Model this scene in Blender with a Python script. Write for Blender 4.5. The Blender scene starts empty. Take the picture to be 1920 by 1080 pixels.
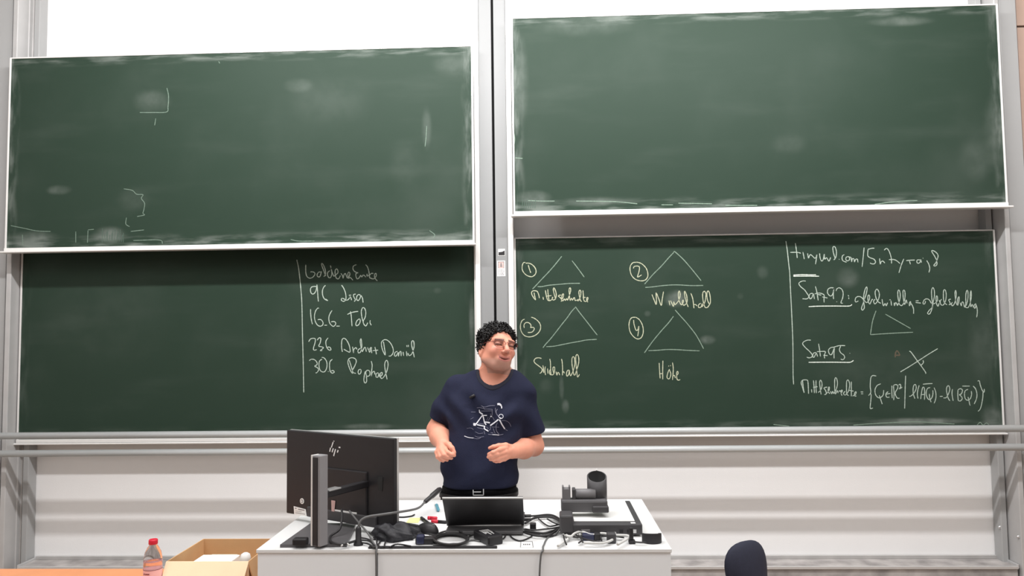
import bpy, bmesh, math, random
import numpy as np
from mathutils import Vector, Matrix
from mathutils.bvhtree import BVHTree

scene = bpy.context.scene
COL = scene.collection
random.seed(7)

# ------------------------------------------------------------------ camera
FPX = 1400.0
CAM = Vector((0, 0, 1.70))
YAW, PITCH, ROLL = math.radians(2.182), math.radians(3.370), math.radians(0.717)
RM = (Matrix.Rotation(YAW, 3, 'Z') @ Matrix.Rotation(PITCH, 3, 'X') @ Matrix.Rotation(ROLL, 3, 'Y'))
cd = bpy.data.cameras.new('camera')
cd.sensor_width = 36
cd.lens = FPX / 1920 * 36
cd.clip_start = 0.05
cam = bpy.data.objects.new('camera', cd)
COL.objects.link(cam)
cam.matrix_world = Matrix.Translation(CAM) @ (RM @ Matrix.Rotation(math.pi / 2, 3, 'X')).to_4x4()
scene.camera = cam

# ------------------------------------------------------------------ light and exposure
scene.view_settings.view_transform = 'Standard'
scene.view_settings.look = 'None'
scene.view_settings.gamma = 1
scene.view_settings.use_curve_mapping = False
scene.view_settings.exposure = 0.03
w = bpy.data.worlds.new('world')
scene.world = w
w.use_nodes = True
w.node_tree.nodes['Background'].inputs[0].default_value = (1, 1, 1, 1)
w.node_tree.nodes['Background'].inputs[1].default_value = 0.05


def area_light(name, loc, target, sx, sy, power, color=(1, 1, 1)):
    l = bpy.data.lights.new(name, 'AREA')
    l.shape = 'RECTANGLE'
    l.size, l.size_y = sx, sy
    l.energy = power
    l.color = color
    o = bpy.data.objects.new(name, l)
    COL.objects.link(o)
    o.location = loc
    o.rotation_euler = (Vector(target) - Vector(loc)).to_track_quat('-Z', 'Y').to_euler()
    return o


# lamp strip over the desk that washes the boards, and the ceiling lamps of the seating rows
area_light('board_lamp', (-0.05, 2.85, 4.2), (-0.05, 4.72, 2.9), 5.4, 0.12, 238, (1, 0.99, 0.995))
for ix in (-1, 0, 1):
    for iy in (0.3, -2.2, -4.6):
        area_light('ceiling_lamp', (ix * 2.9, iy, 4.75), (ix * 2.9, iy + 0.6, 0), 1.8, 2.0, 52 if iy > 0 else 18, (1, 0.99, 0.99))


# ------------------------------------------------------------------ pixel helpers
def ray(px, py):
    return RM @ Vector(((px - 960) / FPX, 1.0, -(py - 540) / FPX))


def P(px, py, y):
    d = ray(px, py)
    return CAM + d * (y / d.y)


def Pz(px, py, z):
    d = ray(px, py)
    return CAM + d * ((z - CAM.z) / d.z)


# ------------------------------------------------------------------ materials
MATS = {}


def mat(name, color, rough=0.5, metal=0.0, spec=0.5, noise=0.06, nscale=30.0, bump=0.0, bscale=200.0, attr=None,
        trans=0.0, ior=1.45, alpha=1.0, sss=0.0, coat=0.0):
    if name in MATS:
        return MATS[name]
    m = bpy.data.materials.new(name)
    m.use_nodes = True
    nt = m.node_tree
    b = nt.nodes['Principled BSDF']
    b.inputs['Roughness'].default_value = rough
    b.inputs['Metallic'].default_value = metal
    b.inputs['Specular IOR Level'].default_value = spec
    b.inputs['IOR'].default_value = ior
    b.inputs['Transmission Weight'].default_value = trans
    b.inputs['Alpha'].default_value = alpha
    b.inputs['Coat Weight'].default_value = coat
    if sss:
        b.inputs['Subsurface Weight'].default_value = sss
        b.inputs['Subsurface Radius'].default_value = (0.012, 0.005, 0.003)
        b.inputs['Subsurface Scale'].default_value = 0.5
    tc = nt.nodes.new('ShaderNodeTexCoord')
    nz = nt.nodes.new('ShaderNodeTexNoise')
    nz.inputs['Scale'].default_value = nscale
    nz.inputs['Detail'].default_value = 5
    nt.links.new(tc.outputs['Object'], nz.inputs['Vector'])
    mr = nt.nodes.new('ShaderNodeMapRange')
    mr.inputs['To Min'].default_value = 1 - noise
    mr.inputs['To Max'].default_value = 1 + noise
    nt.links.new(nz.outputs['Fac'], mr.inputs['Value'])
    mx = nt.nodes.new('ShaderNodeVectorMath')
    mx.operation = 'SCALE'
    if attr:
        at = nt.nodes.new('ShaderNodeAttribute')
        at.attribute_name = attr
        nt.links.new(at.outputs['Color'], mx.inputs[0])
    else:
        mx.inputs[0].default_value = color[:3]
    nt.links.new(mr.outputs['Result'], mx.inputs['Scale'])
    nt.links.new(mx.outputs['Vector'], b.inputs['Base Color'])
    if bump:
        n2 = nt.nodes.new('ShaderNodeTexNoise')
        n2.inputs['Scale'].default_value = bscale
        n2.inputs['Detail'].default_value = 4
        nt.links.new(tc.outputs['Object'], n2.inputs['Vector'])
        bp = nt.nodes.new('ShaderNodeBump')
        bp.inputs['Strength'].default_value = bump
        bp.inputs['Distance'].default_value = 0.004
        nt.links.new(n2.outputs['Fac'], bp.inputs['Height'])
        nt.links.new(bp.outputs['Normal'], b.inputs['Normal'])
    MATS[name] = m
    return m


WHITEWALL = mat('white_wall_paint', (0.80, 0.795, 0.79), 0.75, noise=0.02, nscale=3, bump=0.12, bscale=140)
ALU = mat('brushed_aluminium', (0.62, 0.62, 0.62), 0.38, metal=0.55, noise=0.08, nscale=14)
ALUDIRTY = mat('dull_aluminium', (0.50, 0.49, 0.48), 0.45, metal=0.4, noise=0.2, nscale=9)
TRIMWHITE = mat('pale_frame_metal', (0.80, 0.79, 0.77), 0.32, metal=0.25, noise=0.04)
GREYPOST = mat('grey_post_enamel', (0.35, 0.352, 0.35), 0.42, noise=0.03, nscale=5)
POSTC = mat('grey_centre_post_enamel', (0.235, 0.24, 0.24), 0.5, noise=0.03, nscale=5, spec=0.3)
PIPE = mat('grey_pipe_enamel', (0.50, 0.52, 0.52), 0.35, metal=0.2, noise=0.05, nscale=6)
RAILM = mat('column_rail_aluminium', (0.47, 0.465, 0.46), 0.42, metal=0.2, noise=0.12, nscale=8)
DARKGAP = mat('dark_recess', (0.02, 0.02, 0.02), 0.8)
DESKWHITE = mat('white_desk_laminate', (0.76, 0.765, 0.76), 0.35, noise=0.015, nscale=6)
DESKFRONT = mat('pale_grey_desk_panel', (0.84, 0.865, 0.885), 0.45, noise=0.02, nscale=5)
BLACKPL = mat('black_plastic', (0.017, 0.016, 0.018), 0.42, noise=0.15, bump=0.05, bscale=900)
DARKPL = mat('dark_grey_plastic', (0.055, 0.053, 0.056), 0.45, noise=0.1, bump=0.05, bscale=900)
GREYPL = mat('grey_plastic', (0.17, 0.165, 0.17), 0.42, noise=0.06)
SILVER = mat('silver_metal', (0.70, 0.70, 0.70), 0.3, metal=0.8)
WHITEPL = mat('white_plastic', (0.82, 0.82, 0.80), 0.4, noise=0.02)
PAPER = mat('white_paper', (0.85, 0.85, 0.83), 0.8, noise=0.02)
CABLEB = mat('black_cable_rubber', (0.022, 0.021, 0.022), 0.5)
CABLEG = mat('grey_cable_rubber', (0.13, 0.13, 0.13), 0.5)
CABLEW = mat('white_cable_rubber', (0.60, 0.60, 0.58), 0.45)
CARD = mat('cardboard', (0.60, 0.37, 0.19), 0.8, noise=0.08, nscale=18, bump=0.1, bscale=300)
CARD_LIT = mat('cardboard_lit', (0.86, 0.68, 0.46), 0.8, noise=0.06, nscale=18, bump=0.1, bscale=300)  # paler copy of the cardboard: bright light on the front painted into its colour
ORANGE = mat('orange_laminate', (0.72, 0.30, 0.14), 0.45, noise=0.12, nscale=9)
RED = mat('red_plastic', (0.62, 0.02, 0.045), 0.35)
TEAL = mat('teal_plastic', (0.12, 0.36, 0.46), 0.4)
YELLOW = mat('yellow_note_paper', (0.80, 0.80, 0.35), 0.8)
NAVYFAB = mat('navy_chair_fabric', (0.017, 0.019, 0.036), 0.8, noise=0.2, nscale=80, bump=0.3, bscale=500)
PINKLBL = mat('pink_label_print', (0.62, 0.40, 0.37), 0.6)
NAVYPL = mat('navy_plastic', (0.02, 0.024, 0.06), 0.4)


# ------------------------------------------------------------------ mesh helpers
def add_box(bm, lo, hi, bevel=0.0, M=None, seg=2):
    lo, hi = Vector(lo), Vector(hi)
    c = (lo + hi) / 2
    s = hi - lo
    r = bmesh.ops.create_cube(bm, size=1.0)
    vs = r['verts']
    for v in vs:
        v.co = Vector((v.co.x * s.x, v.co.y * s.y, v.co.z * s.z)) + c
    if bevel > 0:
        es = list({e for v in vs for e in v.link_edges})
        rb = bmesh.ops.bevel(bm, geom=es, offset=min(bevel, min(s) * 0.45), segments=seg, affect='EDGES', profile=0.5)
        vs = list({v for f in rb['faces'] for v in f.verts} | {v for v in vs if v.is_valid})
    if M is not None:
        for v in vs:
            v.co = M @ v.co
    return vs


def catmull(pts, step):
    pts = [Vector(p) for p in pts]
    if len(pts) < 3:
        a, b = pts[0], pts[-1]
        n = max(2, int((b - a).length / step) + 1)
        return [a.lerp(b, i / (n - 1)) for i in range(n)]
    q = [pts[0] * 2 - pts[1]] + pts + [pts[-1] * 2 - pts[-2]]
    out = []
    for i in range(1, len(q) - 2):
        p0, p1, p2, p3 = q[i - 1], q[i], q[i + 1], q[i + 2]
        n = max(1, int(math.ceil((p2 - p1).length / step)))
        for k in range(n):
            t = k / n
            out.append(0.5 * ((2 * p1) + (p2 - p0) * t + (2 * p0 - 5 * p1 + 4 * p2 - p3) * t * t
                              + (3 * p1 - p0 - 3 * p2 + p3) * t ** 3))
    out.append(pts[-1])
    return out


def add_tube(bm, pts, r, sides=8, caps=True):
    pts = [Vector(p) for p in pts]
    n = len(pts)
    rr = r if isinstance(r, (list, tuple)) else [r] * n
    rings = []
    up = None
    for i, p in enumerate(pts):
        t = (pts[min(i + 1, n - 1)] - pts[max(i - 1, 0)])
        if t.length < 1e-9:
            t = Vector((0, 0, 1))
        t.normalize()
        if up is None:
            up = t.orthogonal().normalized()
        up = (up - t * up.dot(t))
        if up.length < 1e-6:
            up = t.orthogonal()
        up.normalize()
        sd = t.cross(up)
        rings.append([bm.verts.new(p + (up * math.cos(a) + sd * math.sin(a)) * rr[i])
                      for a in [2 * math.pi * k / sides for k in range(sides)]])
    for a, b in zip(rings[:-1], rings[1:]):
        for k in range(sides):
            f = bm.faces.new((a[k], a[(k + 1) % sides], b[(k + 1) % sides], b[k]))
            f.smooth = True
    if caps:
        bm.faces.new(list(reversed(rings[0])))
        bm.faces.new(rings[-1])
    return rings


def add_lathe(bm, prof, c, seg=24, M=None):
    rings = []
    for r, z in prof:
        rings.append([bm.verts.new((r * math.cos(2 * math.pi * k / seg), r * math.sin(2 * math.pi * k / seg), z))
                      for k in range(seg)])
    for a, b in zip(rings[:-1], rings[1:]):
        for k in range(seg):
            f = bm.faces.new((a[k], a[(k + 1) % seg], b[(k + 1) % seg], b[k]))
            f.smooth = True
    bm.faces.new(list(reversed(rings[0])))
    bm.faces.new(rings[-1])
    T = Matrix.Translation(Vector(c)) if M is None else M
    for rg in rings:
        for v in rg:
            v.co = T @ v.co


def add_quadslab(bm, pts, normal, th):
    """a thin slab: polygon pts, given thickness along normal"""
    n = Vector(normal).normalized() * th
    a = [bm.verts.new(Vector(p)) for p in pts]
    b = [bm.verts.new(Vector(p) + n) for p in pts]
    bm.faces.new(a)
    bm.faces.new(list(reversed(b)))
    k = len(pts)
    for i in range(k):
        bm.faces.new((a[i], b[i], b[(i + 1) % k], a[(i + 1) % k]))


ROOTM = {}


def thing(name, label, cat, loc, group=None, rotz=0.0):
    o = bpy.data.objects.new(name, None)
    COL.objects.link(o)
    o.empty_display_size = 0.1
    o.location = loc
    o.rotation_euler = (0, 0, rotz)
    ROOTM[o] = Matrix.Translation(Vector(loc)) @ Matrix.Rotation(rotz, 4, 'Z')
    tag(o, label, cat, group)
    return o


def tag(o, label, cat=None, group=None, kind=None):
    if label:
        o['label'] = label
    if cat:
        o['category'] = cat
    if group:
        o['group'] = group
    if kind:
        o['kind'] = kind
    return o


def obj(name, bm, m, parent=None, loc=None, label=None, local=False):
    """bm holds world coordinates (local=True: already in the parent's frame)"""
    bmesh.ops.recalc_face_normals(bm, faces=bm.faces)
    me = bpy.data.meshes.new(name)
    o = bpy.data.objects.new(name, me)
    COL.objects.link(o)
    if parent is not None:
        root = parent
        while root.parent is not None:
            root = root.parent
        o.parent = parent
        if not local:
            bmesh.ops.transform(bm, matrix=ROOTM[root].inverted(), verts=bm.verts)
    elif loc is not None:
        bmesh.ops.translate(bm, vec=-Vector(loc), verts=bm.verts)
        o.location = loc
        ROOTM[o] = Matrix.Translation(Vector(loc))
    else:
        ROOTM[o] = Matrix.Identity(4)
    bm.to_mesh(me)
    bm.free()
    me.materials.append(m)
    if label:
        o['label'] = label
    return o


def box_obj(name, lo, hi, m, parent=None, bevel=0.0, loc=None, label=None):
    bm = bmesh.new()
    add_box(bm, lo, hi, bevel)
    return obj(name, bm, m, parent, loc, label)


def base_of(lo, hi):
    return ((lo[0] + hi[0]) / 2, (lo[1] + hi[1]) / 2, lo[2])


def struct(o):
    o['kind'] = 'structure'
    return o


# ------------------------------------------------------------------ room shell
WALL, LB, UB, PIPEY = 5.0, 4.88, 4.72, 4.692
FLOORM = mat('floor_linoleum', (0.38, 0.295, 0.235), 0.5, noise=0.12, nscale=4)
CEILM = mat('ceiling_paint', (0.75, 0.75, 0.73), 0.8, noise=0.02)
struct(box_obj('floor', (-5.2, -7, -0.1), (5.2, 5.2, 0), FLOORM))
struct(box_obj('wall_back', (-5.2, WALL, 0), (5.2, WALL + 0.2, 5.0), WHITEWALL))
struct(box_obj('wall_left', (-5.2, -7, 0), (-5.0, WALL, 5.0), WHITEWALL))
struct(box_obj('wall_right', (5.0, -7, 0), (5.2, WALL, 5.0), WHITEWALL))
struct(box_obj('wall_front', (-5.0, -7, 0), (5.0, -6.8, 5.0), mat('rear_wall_wood', (0.30, 0.25, 0.21), 0.6, noise=0.1)))
struct(box_obj('ceiling', (-5.2, -7, 5.0), (5.2, 5.2, 5.1), CEILM))
# beige panelling that shows beyond the post at the right edge
PANEL = mat('beige_wall_panel', (0.50, 0.36, 0.29), 0.6, noise=0.1, nscale=7)
xr = P(1905, 30, 4.96).x
zs = P(1912, 50, 4.96).z
tp = struct(box_obj('trim_1', (xr - 0.02, 4.985, 0), (4.9, 4.999, 4.9), DARKGAP))
box_obj('panel', (xr, 4.955, zs + 0.006), (4.88, 4.985, 4.85), PANEL, tp, 0.003)
box_obj('panel', (xr, 4.955, 0.2), (4.88, 4.985, zs - 0.006), PANEL, tp, 0.003)

# dusty trough along the foot of the wall
DUSTY = mat('chalk_dusty_metal', (0.34, 0.32, 0.31), 0.7, metal=0.0, noise=0.8, nscale=9)
zl = P(960, 1047, WALL).z
xl0, xl1 = P(70, 1043, WALL).x, P(1874, 1040, WALL).x
yl = Pz(1300, 1063, zl).y
tr = struct(box_obj('trim_2', (xl0, yl, 0.0), (xl1, WALL - 0.001, zl), DUSTY))
box_obj('back_lip', (xl0, WALL - 0.02, zl), (xl1, WALL - 0.002, zl + 0.022), ALUDIRTY, tr, 0.002)
box_obj('front_lip', (xl0, yl - 0.012, zl - 0.012), (xl1, yl, zl + 0.006), ALU, tr, 0.002)
box_obj('end_lip', (xl0 - 0.012, yl, zl - 0.01), (xl0 + 0.004, WALL - 0.002, zl + 0.014), ALU, tr, 0.002)
box_obj('end_lip', (xl1 - 0.004, yl, zl - 0.01), (xl1 + 0.012, WALL - 0.002, zl + 0.014), ALU, tr, 0.002)


# ------------------------------------------------------------------ guide columns of the sliding boards
def column(name, label, pieces, bolts, base):
    t = thing(name, label, 'column', base)
    for nm, x0, x1, y0, m, z0, z1 in pieces:
        box_obj(nm, (x0, y0, z0), (x1, WALL - 0.002, z1), m, t, 0.004)
    for (bx, by, bz) in bolts:
        bm = bmesh.new()
        M = Matrix.Translation(Vector((bx, by, bz))) @ Matrix.Rotation(math.pi / 2, 4, 'X')
        add_lathe(bm, [(0.011, 0), (0.011, 0.006), (0.006, 0.011)], None, 8, M)
        obj('bolt', bm, SILVER, t)
    return t


X = lambda px, py, y: P(px, py, y).x
ZT = 4.45
lc = [('cover', X(-75, 60, 4.82), X(23, 60, 4.82), 4.82, GREYPOST, 0, ZT),
      ('rail', X(25, 60, 4.80), X(34, 60, 4.80), 4.795, RAILM, 0, ZT),
      ('web', X(34, 60, 4.86), X(50, 60, 4.86), 4.93, ALUDIRTY, 0, ZT),
      ('rail', X(49, 60, 4.90), X(55, 60, 4.90), 4.90, RAILM, 0, ZT),
      ('web', X(55, 60, 4.92), X(64, 60, 4.92), 4.935, ALUDIRTY, 0, ZT),
      ('rail', X(63, 60, 4.91), X(73, 60, 4.91), 4.915, GREYPOST, 0, ZT)]
zb = P(30, 1010, 4.82).z
column('guide_column', 'grey aluminium guide column at the left end of the boards, bolted at its foot', lc,
       [(X(9, 1015, 4.82), 4.82, zb), (X(39, 1003, 4.9), 4.93, zb + 0.02)], (X(30, 60, 4.9), 4.95, 0))
rc = [('rail', X(1829, 5, 4.91), X(1840, 5, 4.91), 4.915, GREYPOST, 0, ZT),
      ('web', X(1840, 5, 4.92), X(1848, 5, 4.92), 4.935, ALUDIRTY, 0, ZT),
      ('rail', X(1847, 5, 4.90), X(1853, 5, 4.90), 4.90, RAILM, 0, ZT),
      ('web', X(1853, 5, 4.86), X(1864, 5, 4.86), 4.93, ALUDIRTY, 0, ZT),
      ('rail', X(1862, 5, 4.80), X(1871, 5, 4.80), 4.795, RAILM, 0, ZT),
      ('cover', X(1872, 5, 4.82), X(1905, 20, 4.82), 4.82, GREYPOST, 0, ZT)]
column('guide_column', 'grey aluminium guide column at the right end of the boards, beside the beige panel', rc,
       [(X(1880, 1000, 4.9), 4.93, zb + 0.03), (X(1909, 1012, 4.82), 4.82, zb)], (X(1868, 5, 4.9), 4.95, 0))
yc = 250
cc = [('rim', X(889, yc, 4.79), X(898, yc, 4.79), 4.785, TRIMWHITE, zl, ZT),
      ('post', X(898, yc, 4.80), X(922.5, yc, 4.80), 4.80, POSTC, zl, ZT),
      ('gap', X(922.5, yc, 4.84), X(927, yc, 4.84), 4.87, DARKGAP, zl, ZT),
      ('post', X(927, yc, 4.80), X(950, yc, 4.80), 4.80, POSTC, zl, ZT),
      ('rim', X(950, yc, 4.79), X(960, yc, 4.79), 4.785, TRIMWHITE, zl, ZT)]
ct = column('guide_column', 'grey double centre post with a dark slit, between the left and right boards', cc, [],
            (X(925, yc, 4.9), 4.9, zl))
# two stickers on the centre post
s1, s2 = P(934, 467, 4.80), P(947, 479.5, 4.80)
t = thing('asset_tag', 'small black and white asset tag stuck high on the centre post', 'sticker', (s1.x, 4.795, s2.z))
box_obj('tag_base', (s1.x, 4.7985, s2.z), (s2.x, 4.80, s1.z), WHITEPL, t)
bmx = bmesh.new()
add_quadslab(bmx, [(s1.x + .002, 4.7985, s2.z + .003), (s2.x - .002, 4.7985, s2.z + .003),
                   (s2.x - .002, 4.7985, s2.z + .034), (s1.x + .025, 4.7985, s2.z + .026), (s1.x + .002, 4.7985, s2.z + .024)],
             (0, -1, 0), 0.0008)
obj('print', bmx, BLACKPL, t)
s1, s2 = P(932, 489, 4.80), P(947.5, 518, 4.80)
t = thing('warning_sticker', 'small white sticker with a pink pictogram on the centre post', 'sticker',
          (s1.x, 4.795, s2.z))
box_obj('sticker_base', (s1.x, 4.7985, s2.z), (s2.x, 4.80, s1.z), WHITEPL, t)
wd, hh = s2.x - s1.x, s1.z - s2.z
GREYINK = mat('grey_ink', (0.22, 0.2, 0.2), 0.6)
bmx = bmesh.new()
x0, x1, z0, z1 = s1.x + .12 * wd, s2.x - .12 * wd, s2.z + .52 * hh, s1.z - .05 * hh
add_box(bmx, (x0, 4.7978, z0), (x1, 4.7984, z1))
obj('pictogram_ground', bmx, PINKLBL, t)
bmx = bmesh.new()
for a, b in (((x0, z0), (x0 + .004, z1)), ((x1 - .004, z0), (x1, z1)), ((x0, z1 - .004), (x1, z1))):
    add_box(bmx, (a[0], 4.7972, a[1]), (b[0], 4.7977, b[1]))
mx_ = (x0 + x1) / 2
add_quadslab(bmx, [(mx_ - .008, 4.7977, z0 + .008), (mx_ + .008, 4.7977, z0 + .008), (mx_ + .004, 4.7977, z0 + .034),
                   (mx_ - .004, 4.7977, z0 + .034)], (0, -1, 0), .0005)
for k, zz in enumerate((.40, .30, .20, .10)):
    xx = x0
    while xx < x1 - .004:
        L = random.uniform(.004, .01)
        add_box(bmx, (xx, 4.7978, s2.z + zz * hh - .003), (min(xx + L, x1), 4.7984, s2.z + zz * hh + .003))
        xx += L + .003
obj('print', bmx, GREYINK, t)


# ------------------------------------------------------------------ chalkboards
def board_material(name, smudges, edge):
    """green slate paint with chalk haze; smudges = (x, z, rx, rz, strength) in metres from the board's base centre"""
    m = bpy.data.materials.new(name)
    m.use_nodes = True
    nt = m.node_tree
    b = nt.nodes['Principled BSDF']
    N, L = nt.nodes.new, nt.links.new
    tc = N('ShaderNodeTexCoord')

    def noise(scale, detail, vec=(1, 1, 1)):
        mp = N('ShaderNodeMapping')
        mp.inputs['Scale'].default_value = vec
        L(tc.outputs['Object'], mp.inputs['Vector'])
        n = N('ShaderNodeTexNoise')
        n.inputs['Scale'].default_value = scale
        n.inputs['Detail'].default_value = detail
        L(mp.outputs['Vector'], n.inputs['Vector'])
        return n.outputs['Fac']

    def math_(op, a, c, clamp=False):
        n = N('ShaderNodeMath')
        n.operation = op
        n.use_clamp = clamp
        for i, v in enumerate((a, c)):
            if isinstance(v, (int, float)):
                n.inputs[i].default_value = v
            else:
                L(v, n.inputs[i])
        return n.outputs[0]

    def rng(v, a, c, d, e):
        n = N('ShaderNodeMapRange')
        n.interpolation_type = 'SMOOTHSTEP'
        for k, q in zip(('From Min', 'From Max', 'To Min', 'To Max'), (a, c, d, e)):
            n.inputs[k].default_value = q
        L(v, n.inputs['Value'])
        return n.outputs['Result']

    haze = rng(noise(1.3, 6), 0.45, 0.8, 0.0, 0.022)
    streak = rng(noise(2.2, 5, (0.5, 1, 2.4)), 0.5, 0.8, 0.0, 0.018)
    tot = math_('ADD', haze, streak)
    fine = rng(noise(9, 6), 0.3, 0.7, 0.35, 1.0)
    for (x, z, rx, rz, s) in smudges:
        sub = N('ShaderNodeVectorMath')
        sub.operation = 'SUBTRACT'
        L(tc.outputs['Object'], sub.inputs[0])
        sub.inputs[1].default_value = (x, 0, z)
        dv = N('ShaderNodeVectorMath')
        dv.operation = 'MULTIPLY'
        L(sub.outputs[0], dv.inputs[0])
        dv.inputs[1].default_value = (1 / rx, 0, 1 / rz)
        ln = N('ShaderNodeVectorMath')
        ln.operation = 'LENGTH'
        L(dv.outputs[0], ln.inputs[0])
        tot = math_('ADD', tot, math_('MULTIPLY', rng(ln.outputs['Value'], 0.25, 1.0, s, 0.0), fine))
    # chalk dust that gathers along the bottom edge and the sides
    sx = N('ShaderNodeSeparateXYZ')
    L(tc.outputs['Object'], sx.inputs[0])
    hw, h, amt = edge
    eb = rng(sx.outputs['Z'], 0.03, 0.13, amt, 0.0)
    et = rng(sx.outputs['Z'], h - 0.07, h - 0.02, 0.0, amt * 0.7)
    es = rng(math_('ABSOLUTE', sx.outputs['X'], 0), hw - 0.09, hw - 0.015, 0.0, amt * 0.7)
    dust = rng(noise(5, 6, (0.8, 1, 5)), 0.42, 0.68, 0.0, 1.0)
    dust2 = rng(noise(5, 6, (4, 1, 0.9)), 0.42, 0.68, 0.0, 1.0)
    tot = math_('ADD', tot, math_('MULTIPLY', math_('ADD', eb, et), dust))
    tot = math_('ADD', tot, math_('MULTIPLY', es, dust2), True)
    mx = N('ShaderNodeMix')
    mx.data_type = 'RGBA'
    L(tot, mx.inputs['Factor'])
    mx.inputs['A'].default_value = (0.0225, 0.0405, 0.0280, 1)
    mx.inputs['B'].default_value = (0.62, 0.66, 0.62, 1)
    L(mx.outputs['Result'], b.inputs['Base Color'])
    b.inputs['Roughness'].default_value = 0.50
    b.inputs['Specular IOR Level'].default_value = 0.10
    return m


def chalkmat(name, c):
    return mat(name, c, 0.9, noise=0.25, nscale=150, spec=0.1)


CH_W = chalkmat('white_chalk', (0.38, 0.45, 0.39))
CH_B = chalkmat('bright_white_chalk', (0.66, 0.72, 0.65))
CH_F = chalkmat('faint_white_chalk', (0.20, 0.27, 0.215))
CH_Y = chalkmat('yellowish_chalk', (0.44, 0.46, 0.33))
CH_G = chalkmat('ghost_chalk', (0.075, 0.11, 0.088))
CH_D = chalkmat('dim_white_chalk', (0.15, 0.205, 0.165))
CH_R = chalkmat('brownish_ghost_chalk', (0.10, 0.085, 0.06))


def strokes(name, sets, y, m, parent, label=None, wpx=1.65):
    """sets = list of (ox, oy, scale, [stroke, ...]); a stroke is a list of crop coordinates. Strokes that touch
    or nearly touch become one part (a word); words apart become parts of their own."""
    rs = random.Random(sum(map(ord, name)) + len(sets[0][3]))
    lines = [catmull([(ox + x / s, oy + yy / s, 0) for x, yy in st], 1.3) for ox, oy, s, sts in sets for st in sts]
    boxes = [(min(p.x for p in l) - 4, max(p.x for p in l) + 4, min(p.y for p in l) - 4, max(p.y for p in l) + 4) for l in lines]
    grp = list(range(len(lines)))
    for i in range(len(lines)):
        for j in range(i):
            a, b = boxes[i], boxes[j]
            if a[0] < b[1] - 1.5 and b[0] < a[1] - 1.5 and a[2] < b[3] - 1 and b[2] < a[3] - 1:
                gi, gj = grp[i], grp[j]
                grp = [gj if g == gi else g for g in grp]
    for g in sorted(set(grp)):
        bm = bmesh.new()
        for li, pp in enumerate([l for l, gg in zip(lines, grp) if gg == g]):
            yy_ = y - 0.0010 - 0.00006 * li
            n = len(pp)
            prev = None
            for i, p in enumerate(pp):
                t = pp[min(i + 1, n - 1)] - pp[max(i - 1, 0)]
                if t.length < 1e-6:
                    continue
                t.normalize()
                nn = Vector((-t.y, t.x, 0)) * (wpx / 2) * rs.uniform(0.75, 1.15)
                if i in (0, n - 1):
                    nn *= 0.6
                a = bm.verts.new(P(p.x + nn.x, p.y + nn.y, yy_))
                b = bm.verts.new(P(p.x - nn.x, p.y - nn.y, yy_))
                if prev:
                    bm.faces.new((prev[0], a, b, prev[1]))
                prev = (a, b)
        obj(name, bm, m, parent, label=label)


def chalkboard(label, x0, x1, z0, z1, y, material, traybottom, topm, sidepx):
    """surface from z0 to z1; frame strips around, chalk ledge below"""
    base = ((x0 + x1) / 2, y, traybottom)
    t = thing('chalkboard', label, 'chalkboard', base)
    fw = 0.011
    box_obj('writing_surface', (x0 + fw, y, z0), (x1 - fw, y + 0.018, z1), material, t)
    box_obj('side_frame', (x0, y - 0.006, z0), (x0 + fw, y + 0.03, z1 + 0.004), TRIMWHITE, t, 0.002)
    box_obj('side_frame', (x1 - fw, y - 0.006, z0), (x1, y + 0.03, z1 + 0.004), TRIMWHITE, t, 0.002)
    box_obj('top_frame', (x0, y - 0.004, z1), (x1, y + 0.03, z1 + 0.009), topm, t, 0.002)
    zt = z0 - traybottom
    box_obj('bottom_frame', (x0, y - 0.012, traybottom + zt * 0.36), (x1, y + 0.03, z0), TRIMWHITE, t, 0.003)
    box_obj('chalk_ledge', (x0 - 0.015, y - (0.045 if y == UB else 0.02), traybottom), (x1 + 0.01, y + 0.025, traybottom + zt * 0.32), TRIMWHITE, t, 0.004)
    return t


def loc_sm(base, y, lst):
    """smudges given in pixels -> metres from the board's base"""
    out = []
    for px, py, rx, ry, s in lst:
        p = P(px, py, y)
        k = y / FPX
        out.append((p.x - base[0], p.z - base[1], rx * k, ry * k, s))
    return out


def make_board(label, pl, pr, pt, pb, ptray, y, sm, topm, amt):
    x0, x1 = P(*pl, y).x, P(*pr, y).x
    z1, z0, zt = P(*pt, y).z, P(*pb, y).z, P(*ptray, y).z
    bx = ((x0 + x1) / 2, zt)
    m = board_material('slate_green_' + str(int(pl[0])), loc_sm(bx, y, sm), ((x1 - x0) / 2, z1 - zt, amt))
    return chalkboard(label, x0, x1, z0, z1, y, m, zt, topm, 0)


UL = make_board('upper left green chalkboard, wiped, with a chalky lower left corner',
                (14.5, 280), (888, 280), (450, 99), (450, 458), (450, 468), UB,
                [(285, 190, 45, 30, .07), (110, 356, 30, 12, .10), (620, 190, 95, 60, .022), (760, 310, 40, 60, .02),
                 (800, 240, 12, 50, .06), (205, 442, 40, 22, .16), (60, 445, 60, 16, .12), (250, 375, 40, 30, .03),
                 (640, 455, 90, 7, .10), (830, 447, 60, 10, .16), (560, 160, 35, 18, .06), (850, 120, 50, 30, .05)],
                TRIMWHITE, .22)
UR = make_board('upper right green chalkboard, wiped clean, hung higher than the left one',
                (960.5, 220), (1882, 240), (1440, 22), (1440, 388), (1440, 399), UB,
                [(1000, 370, 40, 16, .14), (1110, 378, 70, 12, .10), (1870, 250, 30, 90, .06), (1830, 300, 40, 50, .04),
                 (975, 150, 20, 110, .07), (1100, 45, 120, 30, .05), (1690, 40, 70, 12, .10), (1480, 270, 40, 25, .03),
                 (1540, 380, 30, 6, .10)],
                TRIMWHITE, .20)
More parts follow.
